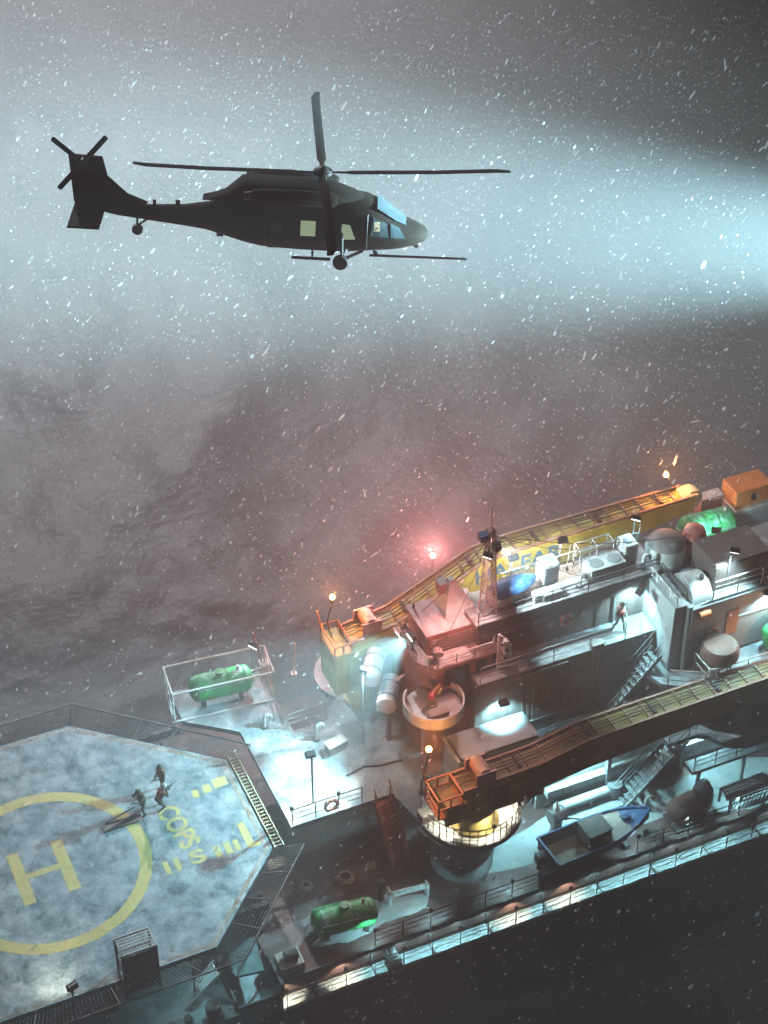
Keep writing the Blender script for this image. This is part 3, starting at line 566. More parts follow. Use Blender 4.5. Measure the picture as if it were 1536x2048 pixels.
# ------------------------------------------------------------------ tanks
def tank(c, L, r, rz, label, cradle_h=.5, cage=None, group='green tanks on deck'):
    t = thing('green_tank', c, label, 'tank', group); x, y, z = c; d = Vector((math.cos(rz), math.sin(rz), 0)); p = Vector((x, y, z + cradle_h + r)); s = Vector((-d.y, d.x, 0))
    rings = []
    for k, rr_ in ((-.5, .05), (-.485, .55), (-.455, .82), (-.41, .97), (-.38, 1), (.38, 1), (.41, .97), (.455, .82), (.485, .55), (.5, .05)):
        rings.append([p + d * (L * k) + s * (r * rr_ * math.cos(a)) + Vector((0, 0, r * rr_ * math.sin(a))) for a in np.linspace(0, 2 * math.pi, 28, endpoint=False)])
    b = MB(); b.loft(rings); b.build('tank_shell', M_GREEN(), t, smooth=True)
    b = MB()
    for k in (-.3, .3):
        b = MB(); b.cb(p + d * L * k - Vector((0, 0, r * .75 + cradle_h / 2)), .18, 1.5 * r, cradle_h + r * .45, rz); b.build('cradle', M_DARK(), t)
    b = MB()
    for k in (-.37, -.12, .12, .37): b.cyl(p + d * (L * k - .04), p + d * (L * k + .04), r * 1.02, n=28)
    b.build('tank_band', mat('dark_green_band', (.015, .22, .06), .45, c2=(.01, .1, .03), sc=3), t)
    b = MB(); b.cyl(p + Vector((0, 0, r)), p + Vector((0, 0, r + .16)), .22, n=14); b.build('manhole', M_GREEN(), t); b = MB(); b.cyl(p + d * .9 + Vector((0, 0, r - .03)), p + d * .9 + Vector((0, 0, r + .25)), .07, n=10); b.build('tank_valve', M_REDB(), t)
    b = MB(); b.tube([p + d * (L * .3) + s * r * .98, p + d * (L * .3) + s * r * .98 - Vector((0, 0, r + cradle_h - .02))], .04); b.tube([p - d * (L * .38) + s * (-r * .9) + Vector((0, 0, r * .5)), p + d * (L * .38) + s * (-r * .9) + Vector((0, 0, r * .5))], .03); b.build('tank_pipe', M_GREY(), t)
    if cage:
        b = MB(); x0, x1, w_, h_ = cage
        P = lambda u, v_, q: Vector((x, y, z)) + d * u + s * v_ + Vector((0, 0, q))
        for u in (x0, x1):
            for v_ in (-w_, w_): b.tube([P(u, v_, 0), P(u, v_, h_)], .05)
        for q in (.05, h_): b.tube([P(x0, -w_, q), P(x1, -w_, q), P(x1, w_, q), P(x0, w_, q), P(x0, -w_, q)], .05)
        for u in (x0, x1): b.tube([P(u, -w_, 0), P(u, w_, h_)], .03)
        b.build('cage_frame', M_WHITE(), t)
    return t
tank((12.0, -5.9, 0.002), 3.1, .68, R(-7), 'dark green tank lying on the red deck near the ship\'s side', .2)
tank((11.0, 7.2, L2), 3.2, .68, R(-6), 'green tank inside a white cage on the far side of the ship', .3, (-2.6, 2.5, 1.0, 1.9))
tank((37.0, 4.7, 6.3), 3.0, .92, R(-2), 'bright green tank at the right end of the far boom', .3)
tank((36.6, -3.7, 6.5), 3.0, .72, R(0), 'green tank half out of the right edge of the photo', .3)
sp_ = thing('tank_platform', (39, 7, 0), 'dark platform under the bright green tank on the far side', 'platform')
b = MB(); b.box(33.5, 47, 2.4, 7.4, 6.0, 6.298); b.build('platform_plate', M_DARK(), sp_); b = MB()
for x in (35, 40, 45): b.box(x, x + .3, 6.8, 7.1, 0, 6.0)
b.build('platform_leg', M_DARK(), sp_)
# brown round drum tank by the boom
dr = thing('drum_tank', (32.5, -3.6, 6.5), 'rust brown drum tank standing on a caged frame beside the near boom', 'tank')
b = MB(); b.rev((32.55, -3.6, 6.5), [(.5, .75), (.85, .8), (.95, 1.0), (.95, 1.45), (.8, 1.65), (.4, 1.74), (.02, 1.76)], 32); b.build('drum', mat('rust_drum', (.24, .13, .10), .55, c2=(.13, .075, .06), sc=1.6, amt=.6, snow=.06), dr, smooth=True)
b = MB()
for a in range(0, 360, 60):
    b = MB(); b.tube([(32.55 + .8 * math.cos(R(a)), -3.6 + .8 * math.sin(R(a)), 6.5), (32.55 + .6 * math.cos(R(a)), -3.6 + .6 * math.sin(R(a)), 7.3)], .05); b.build('drum_leg', M_REDB(), dr)
b = MB(); b.tube([(31.5, -4.5, 6.5), (31.5, -4.5, 7.6), (31.5, -3.2, 7.6), (31.5, -3.2, 6.5)], .045); b.tube([(31.5, -4.5, 7.1), (31.5, -3.2, 7.1)], .035); b.tube([(31.9, -4.55, 6.5), (31.9, -4.55, 7.6)], .045); b.tube([(31.5, -4.5, 7.6), (31.9, -4.55, 7.6)], .04); b.build('guard_frame', M_WHITE(), dr)
# orange container on slatted white block at the far right
oc = thing('orange_cabin', (41.8, 7.0, 8.2), 'small orange cabin with round port on the striped white housing', 'cabin')
b = MB(); b.box(38.7, 40.9, 4.9, 6.3, 8.06, 9.1); b.build('cabin_body', M_ORANGE(), oc, bevel=.05)
b = MB(); b.cyl((39.8, 4.84, 8.6), (39.8, 4.9, 8.6), .22, n=18); b.build('porthole', M_GLASS(), oc)
b = MB(); b.box(37.3, 38.6, 5.9, 6.5, 6.3, 8.4); b.build('side_box', M_REDB(), oc)
wb = thing('slatted_housing', (41.6, 6.6, 5.4), 'white housing with horizontal slats under the orange cabin', 'housing')
b = MB(); b.box(38.6, 41.6, 4.7, 6.4, 6.3, 8.05); b.build('housing_body', M_WHITE(), wb)
b = MB()
for k in range(9): b.box(38.65, 41.55, 4.64, 4.7, 6.38 + k * .18, 6.45 + k * .18)
b.build('slats', M_GREY(), wb)
bp_ = thing('blue_post', (43.9, 7.4, 5.4), 'thin blue post at the right edge beside the orange cabin', 'post')
b = MB(); b.box(41.75, 41.95, 5.2, 5.4, 6.3, 10.2); b.box(41.65, 42.05, 5.1, 5.5, 6.3, 6.45); b.box(41.8, 42.8, 5.25, 5.35, 9.7, 9.85); b.build('post', M_BLUE(), bp_)
# ------------------------------------------------------------------ roof equipment
rb = thing('lifeboat', (24.0, 1.4, 10.62), 'blue and white covered boat on the deckhouse roof beside the mast', 'boat')
def hullrings(cx, cy, cz, L, W, H, rz, n=9, flare=.75):
    d = Vector((math.cos(rz), math.sin(rz), 0)); s = Vector((-d.y, d.x, 0)); rr_ = []
    for i in range(n):
        u = i / (n - 1); wv = W / 2 * (1 - max(0, (u - .45) / .55) ** 2.2 * .96); dp = H * (1 - .25 * max(0, u - .6) / .4); sh = .28 * H * max(0, u - .4) ** 1.5
        c = Vector((cx, cy, cz)) + d * (L * (u - .5)); ring_ = []
        for a in np.linspace(0, math.pi, 9):
            ring_.append(c + s * (wv * math.cos(a) * (1 if abs(math.cos(a)) > .99 else flare + .2 * abs(math.cos(a)))) + Vector((0, 0, H + sh - dp * min(1, 1.25 * math.sin(a)) )))
        rr_.append(ring_)
    return rr_, d, s
hr, d, s = hullrings(23.6, .9, 10.75, 2.4, 1.2, .65, R(8)); b = MB(); b.loft(hr); b.build('hull', M_WHITE(), rb, smooth=True)
b = MB(); b.loft([[Vector((23.6, .9, 11.3)) + d * u + s * (w_ * math.cos(a)) + Vector((0, 0, h_ * math.sin(a) + .12)) for a in np.linspace(0, math.pi, 9)] for u, w_, h_ in ((-1.1, .55, .12), (-.9, .6, .3), (.3, .6, .3), (.9, .42, .22), (1.3, .08, .08))]); b.build('cover', M_BLUE(), rb, smooth=True)
b = MB(); b.cb((23.0, .85, 10.7), .2, 1.1, .2); b.cb((24.2, .95, 10.7), .2, 1.1, .2); b.build('cradle', M_GREY(), rb)
# ventilation units on the roof
def hvac(x, y, sx, sy, h, label, fans=1):
    t = thing('ventilation_unit', (x, y, 10.62), label, 'ventilation unit', 'units on the deckhouse roof')
    b = MB(); b.box(x - sx / 2, x + sx / 2, y - sy / 2, y + sy / 2, 10.72, 10.62 + h); b.build('unit_casing', M_WHITE(), t, bevel=.04)
    b = MB(); b.box(x - sx / 2 + .1, x + sx / 2 - .1, y - sy / 2 + .1, y + sy / 2 - .1, 10.62, 10.72); b.build('unit_base', M_DARK(), t)
    b = MB()
    for k in range(int(h / .16)): b.box(x - sx / 2 + .1, x + sx / 2 - .1, y - sy / 2 - .02, y - sy / 2, 10.8 + k * .14, 10.86 + k * .14)
    b.build('grille', M_DARK(), t)
    for f in range(fans):
        fx = x - sx / 2 + sx * (f + .5) / fans; b = MB(); b.cyl((fx, y, 10.62 + h), (fx, y, 10.66 + h), min(sx / fans, sy) * .36, n=20); b.build('fan_cowl', M_GREY(), t)
    return t
hvac(25.7, 1.4, .85, .8, 1.25, 'tall white window-like unit standing on the roof right of the blue boat'); hvac(28.4, .7, 1.9, .9, .8, 'wide pale unit on the roof middle', 2); hvac(29.9, 1.2, .7, .9, 1.2, 'tall pale unit on the roof near the squat white tank')
hvac(25.3, .25, 1.0, .5, .45, 'low white unit with dark grille at the roof edge')
rl = thing('roof_frame', (28.9, 2.6, 10.62), 'open pale tube frame behind the wide roof unit', 'frame')
b = MB()
for x in (27.4, 28.3, 29.2): b.tube([(x, 1.3, 10.62), (x, 1.3, 11.9), (x, 1.9, 11.9), (x, 1.9, 10.62)], .035)
for y in (1.3, 1.9): b.tube([(27.4, y, 11.9), (29.2, y, 11.9)], .035); b.tube([(27.4, y, 11.3), (29.2, y, 11.3)], .03)
b.build('frame_tube', M_WHITE(), rl)
rd = thing('roof_tank', (32.2, 3.0, 10.14), 'squat white tank with brown top at the right end of the roof', 'tank')
b = MB(); b.rev((31.9, .9, 10.14), [(.85, 0), (.98, .1), (1.0, .8), (.95, 1.1)], 28); b.build('tank_wall', M_WHITE(), rd, smooth=True)
b = MB(); b.rev((31.9, .9, 11.24), [(.95, 0), (.8, .22), (.45, .34), (.02, .38)], 28); b.build('tank_top', mat('brown_top', (.20, .16, .15), .6, sc=2, snow=.15), rd, smooth=True)
b = MB()
for k in range(10): b.tube([(31.0 + .22 * k, 1.2 + .1 * (k % 3), 10.64), (31.1 + .2 * k, 1.3, 11.5 - .1 * (k % 4))], .035, 5)
b.tube([(31.0, 1.2, 11.2), (33.2, 1.3, 11.1)], .04); b.build('pipework', M_WHITE(), rd)
rdv = thing('red_vent', (33.9, 2.4, 10.14), 'salmon red hooded vent beside the squat roof tank', 'vent')
b = MB(); b.rev((33.4, .8, 10.14), [(.5, 0), (.5, .9), (.62, 1.1), (.5, 1.5), (.1, 1.7)], 20); b.cyl((33.4, .8, 11.1), (33.0, .3, 10.5), .4, .42, 16); b.build('vent_shell', mat('salmon_paint', (.65, .20, .14), .5, c2=(.4, .15, .12), sc=3, snow=.1), rdv, smooth=True)
gr = thing('roof_grating', (33.2, .6, 10.14), 'black lattice grating stack at the right end of the roof', 'grating')
b = MB()
for k in range(8): b.cb((32.5 + .14 * k, .7, 10.5), .04, .9, .5, .2); b.cb((33.0, .35 + .1 * k, 10.76), 1.1, .03, .04, .2)
b.build('grating_bars', M_YEL(), gr)
# ------------------------------------------------------------------ pale container beside near crane
pc2 = thing('pale_container', (20.9, -2.7, L2), 'pale blue flat roofed container behind the near crane housing', 'container')
mc = mat('pale_blue_steel', (.42, .52, .58), .5, c2=(.28, .34, .38), sc=1.5, amt=.5, snow=.35, snow_sc=1.5)
b = MB(); b.box(18.95, 23.0, -3.35, -1.75, L2, 5.6); b.build('container_body', mc, pc2, bevel=.04)
b = MB(); b.box(18.85, 23.1, -3.45, -1.65, 5.6, 5.68); b.build('container_roof', mc, pc2)
b = MB(); b.box(19.0, 23.0, -3.44, -3.38, 5.68, 5.78); b.box(19.0, 19.06, -3.4, -1.7, 5.68, 5.78); b.build('roof_rail', M_DARK(), pc2)
# ------------------------------------------------------------------ small deck gear
bo = thing('blue_workboat', (24.9, -6.45, .01), 'blue workboat with pinkish foredeck and dark open stern on deck', 'boat')
hr, d, s = hullrings(25.0, -6.4, .22, 5.7, 1.95, 1.0, R(4), 13, .8)
b = MB()
for j in range(12):
    for i in range(8): pass
b.loft([r_ for r_ in hr], cap=False); n = 9
hb = MB(); vs = [p for r_ in hr for p in r_]; fs = [(j * 9 + i, j * 9 + i + 1, (j + 1) * 9 + i + 1, (j + 1) * 9 + i) for j in range(12) for i in range(8)] + [tuple(range(9))]
hb.add(vs, fs); ho = hb.build('hull', mat('boat_hull_dark', (.05, .055, .075), .45, c2=(.03, .03, .03), sc=3), bo, smooth=True)
sm = ho.modifiers.new('s', 'SOLIDIFY'); sm.thickness = .05
g = MB()
for side in (0, 8):
    g.tube([r_[side] + Vector((0, 0, .03)) for r_ in hr], .07, 8)
g.tube([hr[0][0] + Vector((0, 0, .03)), hr[0][8] + Vector((0, 0, .03))], .09, 8); g.build('gunwale', M_BLUE(), bo)
def deckpatch(j0, j1, z): 
    q = MB(); top = [hr[j][0] + Vector((0, 0, z)) for j in range(j0, j1)] + [hr[j][8] + Vector((0, 0, z)) for j in range(j1 - 1, j0 - 1, -1)]
    k = len(top); q.add(top + [p - Vector((0, 0, .08)) for p in top], [tuple(range(k)), tuple(range(2 * k - 1, k - 1, -1))] + [(i, (i + 1) % k, k + (i + 1) % k, k + i) for i in range(k)]); return q
deckpatch(9, 13, .02).build('bow_deck', M_BLUE(), bo); deckpatch(6, 10, .012).build('foredeck', M_PINK(), bo)
deckpatch(0, 6, -.55).build('cockpit_floor', mat('dirty_wood', (.16, .11, .07), .7, c2=(.06, .04, .03), sc=3, amt=.8), bo)
c = Vector((24.75, -6.38, 1.1)); rz = R(4)
q = MB(); q.cb(c + Vector((0, 0, .1)), 1.25, 1.15, .9, rz); q.build('cabin', mat('brown_cabin', (.11, .08, .07), .6, c2=(.05, .04, .035), sc=3), bo, bevel=.08)
q = MB(); q.cb(c + Vector((0, 0, .58)), 1.3, 1.2, .07, rz); q.build('cabin_roof', mat('brown_cabin_top', (.12, .085, .075), .6, c2=(.06, .045, .04), sc=4), bo, bevel=.03)
q = MB(); q.cb(c + Vector((.66, .05, .2)), .06, .85, .45, rz, R(-18)); q.build('windscreen', M_GLASS(), bo)
q = MB(); q.cb(c + Vector((.15, -.60, .2)), .7, .05, .36, rz); q.build('side_window', M_GLASS(), bo)
q = MB(); q.cb((26.5, -6.2, 1.40), .45, .35, .1, rz); q.build('hatch', M_BLUE(), bo, bevel=.03)
q = MB(); q.cyl((27.2, -7.15, .75), (27.2, -6.98, .78), .2, n=14); q.cyl((24.0, -7.3, .7), (24.0, -7.14, .73), .2, n=14); q.build('fender_tyre', M_DARK(), bo)
q = MB(); q.box(21.6, 22.1, -6.7, -6.2, .5, 1.1); q.cyl((21.75, -6.45, .1), (21.85, -6.45, .7), .12); q.build('outboard_motor', M_DARK(), bo, bevel=.06)
q = MB(); q.cb((23.2, -6.45, .15), .25, 1.7, .28, rz); q.cb((26.2, -6.3, .15), .25, 1.5, .28, rz); q.build('keel_block', M_DARK(), bo)
q = MB(); q.tube([(26.2, -4.95, .03), (26.2, -4.95, .25), (27.9, -4.9, .25), (27.9, -4.9, .03)], .03); q.tube([(26.2, -4.7, .25), (27.9, -4.65, .25), (27.9, -4.9, .25)], .03); q.tube([(26.2, -4.7, .25), (26.2, -4.95, .25)], .03); q.tube([(26.2, -4.7, .03), (26.2, -4.7, .25)], .03)
rk = q.build('low_rack', M_GREY()); tag(rk, 'low thin tube rack on the snow behind the blue boat\'s bow', 'rack')
bb = thing('blue_crate', (22.1, -7.0, .01), 'small snowy blue crate behind the blue boat\'s stern', 'crate')
q = MB(); q.box(21.55, 22.35, -7.2, -6.75, .02, .4); q.build('crate_body', M_BLUE(), bb, bevel=.04)
q = MB(); q.box(21.6, 22.3, -7.15, -6.8, .401, .45); q.build('crate_lid', M_WHITE(), bb, bevel=.02)
# davit winch
dv = thing('deck_winch', (23.6, -4.75, 0), 'white deck winch with pointed top left of the blue boat', 'winch')
q = MB(); q.rev((23.6, -4.75, 0.02), [(.34, 0), (.3, .5), (.22, .9), (.3, 1.0)], 16); q.build('winch_post', M_WHITE(), dv, smooth=True)
q = MB(); q.cyl((23.25, -4.8, 1.3), (23.95, -4.7, 1.3), .33, n=18); q.cyl((23.2, -4.8, 1.3), (23.27, -4.8, 1.3), .42, n=18); q.cyl((23.93, -4.7, 1.3), (24.0, -4.7, 1.3), .42, n=18); q.build('winch_drum', M_GREY(), dv)
q = MB(); q.cyl((23.6, -4.7, 1.6), (23.6, -4.6, 2.15), .16, .03, 10); q.cyl((23.9, -4.9, 1.15), (24.7, -5.2, 1.0), .09, .05); q.build('winch_arm', M_WHITE(), dv)
q = MB()
for k in range(5): q.tube([(23.1 + .16 * k, -5.5, .02), (23.1 + .16 * k, -5.5, .75), (23.1 + .16 * k, -5.2, .75)], .03)
q.tube([(23.1, -5.5, .75), (23.74, -5.5, .75)], .03); q.build('control_levers', M_GREY(), dv)
# pipe along the wall
for i, (z, y, lab) in enumerate(((.35, -3.7, 'long pale pipe lying on the deck below the lit wall'),)):
    t = thing('deck_pipe', (27, y, z), lab, 'pipe')
    q = MB(); q.cyl((24.1, y, z + .1), (27.6, y + .05, z + .1), .26, n=16); q.build('pipe_body', M_WHITE(), t, smooth=True)
    q = MB(); q.rev((27.4, y, z), [(.38, -.3), (.38, .5)], 16); q.build('pipe_valve', M_GREY(), t)
    q = MB()
    for x in (24.6, 25.9, 27.1): q.box(x, x + .12, y - .3, y + .3, .003, z)
    q.build('pipe_support', M_GREY(), t)
du = thing('wall_trunking', (28, -3.05, .9), 'white boxed trunking running along the lit wall', 'trunking')
q = MB(); q.box(23.8, 33, -3.4, -3.003, 1.0, 1.45); q.build('trunking_box', M_WHITE(), du, bevel=.03)
for x in np.arange(24.6, 33, 1.7):
    q = MB(); q.box(x, x + .08, -3.43, -3.4, .95, 1.5); q.build('trunking_clamp', M_GREY(), du)
dm = thing('lit_dome', (25.9, -3.35, L2), 'rounded pale teal hatch cover glowing in the lamp light under the boom', 'hatch cover')
q = MB(); q.rev((25.6, -2.9, L2), [(1.0, 0), (1.0, .25), (.8, .5), (.3, .62), (.02, .64)], 24); q.build('cover_shell', M_WHITE(), dm, smooth=True)
q = MB(); q.cyl((25.1, -3.5, L2 + .4), (25.5, -3.55, L2 + .42), .05); q.build('cover_handle', M_DARK(), dm)
# barrier fence on the red deck
bf = thing('barrier', (15.3, -5.3, 0), 'low white slotted barrier on the red deck right of the green tank', 'barrier')
q = MB(); q.cb((15.4, -5.5, .62), 1.9, .06, .38, R(-6)); q.build('barrier_panel', M_WHITE(), bf)
q = MB()
for k in range(6): q.cb((14.6 + .32 * k, -5.45 - .033 * k, .72), .05, .12, .12, R(-6))
q.build('barrier_slots', M_GREY(), bf)
q = MB(); q.box(14.4, 14.55, -5.6, -5.2, .01, 1.0); q.build('barrier_leg', M_WHITE(), bf); q = MB(); q.box(16.25, 16.35, -5.8, -5.45, .01, .9); q.build('barrier_leg', M_WHITE(), bf)
pm = thing('bollard_pump', (14.3, -5.0, 0), 'dark hooded pump standing at the left end of the white barrier', 'pump')
q = MB(); q.rev((14.25, -4.95, .01), [(.2, 0), (.14, .1), (.12, .9), (.22, 1.0), (.2, 1.25), (.05, 1.35)], 12); q.cyl((14.25, -4.95, 1.05), (14.5, -5.2, .95), .07); q.build('pump_body', M_DARK(), pm, smooth=True)
# mooring bollards bottom left, windlass, machinery at right
for i, (x, y) in enumerate(((3.0, -7.75), (3.75, -7.7), (4.9, -7.75))):
    t = thing('mooring_bollard', (x, y, -.5), ('leftmost small dark bollard at the lower ship edge', 'middle dark bollard at the lower ship edge', 'largest dark bollard, rightmost at the lower ship edge')[i], 'bollard', 'dark mooring bollards')
    k = 1.0 if i < 2 else 1.6
    q = MB(); q.rev((x, y, -.5), [(.2 * k, 0), (.15 * k, .08), (.14 * k, .4), (.22 * k, .48), (.2 * k, .6 * k), (.05, .64 * k)], 16); q.build('bollard_post', M_DARK(), t, smooth=True)
    q = MB(); q.box(x - .3 * k, x + .3 * k, y - .2, y + .2, -.5, -.46); q.build('bollard_base', M_DARK(), t)
wd = thing('fairlead', (13.6, -7.95, -1.2), 'dark round topped fairlead on the outer walkway below the white barrier', 'fairlead')
q = MB(); q.cyl((13.3, -7.9, -1.0), (13.9, -7.9, -1.0), .38, n=20); q.box(13.25, 13.95, -8.2, -7.6, -1.35, -1.0); q.build('fairlead_body', M_DARK(), wd, smooth=True)
q = MB(); q.cyl((13.42, -7.62, -.62), (13.78, -7.62, -.62), .28, n=16); q.box(13.3, 13.9, -7.75, -7.45, -1.18, -.7); q.build('fairlead_roller', M_GREY(), wd)
mh = thing('covered_machinery', (29.6, -6.5, 0), 'rust brown tarpaulin covered machinery right of the blue boat', 'machinery')
def blob(cx, cy, cz, sx, sy, sz, seed, m, nm, par):
    bm = bmesh.new(); bmesh.ops.create_icosphere(bm, subdivisions=3, radius=1); r = random.Random(seed); ph = [r.uniform(0, 6) for _ in range(6)]
    for v in bm.verts:
        k = 1 + .13 * math.sin(3 * v.co.x + ph[0]) + .12 * math.sin(4 * v.co.y + ph[1]) + .08 * math.sin(7 * v.co.z + ph[2]) + .05 * math.sin(11 * v.co.x + ph[3])
        c_ = Vector([math.copysign(abs(q_) ** .6, q_) for q_ in v.co]) * k; v.co = (cx + c_.x * sx, cy + c_.y * sy, cz + max(-1, c_.z) * sz)
    me = bpy.data.meshes.new(nm); bm.to_mesh(me); bm.free(); me.materials.append(m)
    for p in me.polygons: p.use_smooth = True
    o = bpy.data.objects.new(nm, me); COL.objects.link(o); o.parent = par; o.matrix_parent_inverse = Matrix.Translation(par.location).inverted(); return o
blob(29.7, -6.55, .75, .8, .65, .75, 2, mat('brown_tarp', (.14, .07, .06), .8, c2=(.05, .03, .03), sc=3), 'tarpaulin', mh)
q = MB(); q.box(28.9, 30.5, -7.2, -5.9, .003, .14); q.build('machinery_base', M_DARK(), mh)
dp = thing('dark_funnel', (31.0, -5.9, 0), 'dark grey cone shaped hood behind the brown tarpaulin', 'hood')
q = MB(); q.rev((31.0, -6.0, .01), [(.5, 0), (.58, .5), (.5, 1.1), (.25, 1.6), (.1, 1.75)], 18); q.build('hood_shell', mat('slate_grey', (.10, .10, .12), .5, sc=3, snow=.15), dp, smooth=True)
rc = thing('pipe_rack', (33, -6.6, 0), 'rack of crossed grey pipes on the lit deck at the lower right', 'rack')
q = MB()
for x in (31.9, 34.3):
    for y in (-7.1, -6.2): q.box(x - .05, x + .05, y - .05, y + .05, .01, .95)
q.tube([(31.9, -7.1, .95), (34.3, -7.1, .95), (34.3, -6.2, .95), (31.9, -6.2, .95), (31.9, -7.1, .95)], .05); q.tube([(31.9, -7.1, .15), (34.3, -7.1, .15)], .05)
for k in range(10): q.tube([(31.95 + .23 * k, -7.1, .15), (32.15 + .23 * k, -7.1, .95)], .025)
q.build('rack_frame', M_DARK(), rc)
q = MB()
for k in range(6): q.cyl((31.7 + .05 * k, -7.0 + .15 * k, 1.03 + .02 * (k % 2)), (34.5 - .1 * (k % 3), -7.0 + .15 * k, 1.05), .07, n=8)
q.build('rack_pipes', M_GREY(), rc)
# crane bay fittings
vw = thing('valve_wheel', (22.0, -3.95, L2), 'small white valve wheel stand on the crane bay near the railing', 'valve')
q = MB(); q.cyl((22.0, -4.1, L2), (22.0, -4.1, L2 + .6), .06); q.build('valve_stem', M_WHITE(), vw)
q = MB(); ps_ = [(22.0 + .3 * math.cos(R(a)), -4.1, L2 + .75 + .3 * math.sin(R(a))) for a in range(0, 361, 30)]; q.tube(ps_, .04); q.tube([ps_[0], ps_[6]], .03); q.tube([ps_[3], ps_[9]], .03); q.build('wheel_rim', M_DARK(), vw)
ld = thing('deck_platform', (23.8, -3.0, L2), 'tilted pale plate beside the near boom above the crane bay', 'platform')
q = MB(); q.cb((22.3, -3.9, L2 + .9), 1.9, .9, .08, R(4), 0, R(8)); q.build('plate', M_WHITE(), ld); q = MB()
for dx in (-.8, .8): q.cyl((22.3 + dx, -3.9, L2), (22.3 + dx, -3.9, L2 + .85), .05)
q.build('plate_leg', M_DARK(), ld)
# rings marked on the walkway, each a circle with a number-like stroke
for i, (x, y, z) in enumerate(((10.4, -7.75, -1.196), (17.9, -7.75, -1.196), (33.7, -7.1, .016))):
    t = tag(ring(.17, .21, z, 28, None, x, y).build('drain_ring', M_DARK()), ('small dark ring mark on the walkway below the green tank', 'small dark ring mark on the walkway left of the blue boat', 'small dark ring mark on deck in front of the pipe rack')[i], 'ring mark', 'ring marks along the ship side')
    q = MB(); q.add([(x - .08, y - .1, z), (x - .03, y - .1, z), (x + .08, y + .1, z), (x + .03, y + .1, z)], [(0, 1, 2, 3)]); q.build('ring_stroke', M_DARK(), t)
# far mast and rails left of far crane
fm = thing('signal_mast', (13.8, 8.0, L2), 'thin red tipped mast behind the caged green tank', 'mast')
q = MB(); q.tube([(13.6, 7.9, L2), (13.2, 8.3, L2 + 2.6)], .05); q.build('mast_pole', M_REDB(), fm); q = MB(); q.box(13.3, 13.9, 7.6, 8.2, L2, L2 + .8); q.build('mast_base', M_WHITE(), fm, bevel=.05)
fb = thing('light_post', (15.0, 7.3, L2), 'thin pale post left of the far crane bay', 'post')
q = MB(); q.tube([(14.9, 7.3, L2), (15.1, 7.5, L2 + 1.8), (14.9, 7.2, L2 + 2.2)], .045); q.cyl((14.9, 7.3, L2), (14.9, 7.3, L2 + .08), .18); q.build('post', M_WHITE(), fb)
# low rails drawn over the upper deck floor: a hose
hs = MB(); hs.tube([(14.6, -.2, L2 + .05), (15.6, .0, L2 + .05), (16.3, -.25, L2 + .05), (17.4, -.35, L2 + .05)], .06)
tag(hs.build('deck_hose', M_DARK()), 'dark hose lying across the lit upper deck', 'hose')
# thin handline over the deck between the helideck and bow: debris on red deck
for i, (x, y, s_) in enumerate(((11.3, -2.9, .3), (13.2, -3.2, .4), (14.6, -3.0, .22))):
    t = thing('rope_coil', (x, y, 0), ('grey rope coil nearest the helideck on the red deck', 'large snowy rope coil in the middle of the red deck', 'small snowy rope coil below the red ladder')[i], 'rope coil', 'rope coils on the red deck')
    q = MB()
    for k in range(3): q.tube([(x + (s_ - .06 * k) * math.cos(R(a)), y + (s_ - .06 * k) * math.sin(R(a)), .06 + .07 * k) for a in range(0, 361, 24)], .045)
    q.build('rope', M_PINK(), t)
# side shelter on mooring deck (tarp with ladder)
tp = thing('access_ladder', (5.2, -6.6, -.5), 'sloping pale teal ladder below the helideck net', 'ladder')
q = MB()
for k in range(16): q.cb((4.0 + .1 * k, -6.5, -.4 + .11 * k), .05, .7, .03)
q.tube([(3.9, -6.85, -.45), (5.6, -6.85, 1.3)], .05); q.tube([(3.9, -6.15, -.45), (5.6, -6.15, 1.3)], .05); q.build('ladder_frame', M_WHITE(), tp)
tc_ = thing('teal_shelter', (6.9, -5.9, -.5), 'dark teal flat shelter under the helideck corner', 'shelter')
q = MB(); q.prism([(6.3, -6.9), (7.6, -7.1), (7.9, -5.2), (6.6, -4.4)], .55, .7); q.build('shelter_roof', mat('teal_roof', (.10, .18, .18), .6, c2=(.05, .08, .08), sc=2, snow=.2), tc_)
q = MB()
for p in ((6.4, -6.8), (7.5, -7.0), (7.8, -5.3), (6.7, -4.6)): q.cyl((*p, -.5), (*p, .55), .06)
q.build('shelter_leg', M_DARK(), tc_)
bk = thing('bulwark', (8.2, -7.2, 0), 'low black angled bulwark where the lower deck meets the red deck', 'bulwark')
q = MB(); q.box(5.9, 6.0, -7.9, -5.2, -.498, .3); q.box(6.0, 8.2, -8.0, -7.9, -.498, -.1); q.box(8.1, 8.25, -7.9, -6.0, -.498, .35); q.build('bulwark_plate', M_DARK(), bk)
bw = thing('white_winch_box', (8.9, -6.8, 0), 'weathered white winch box at the corner of the red deck', 'winch box')
q = MB(); q.box(8.35, 9.5, -7.3, -6.3, .003, .5); q.build('box_body', M_PINK(), bw, bevel=.06); q = MB(); q.cyl((8.7, -6.8, .7), (9.3, -6.8, .7), .26, n=16); q.build('winch_drum', M_DARK(), bw)
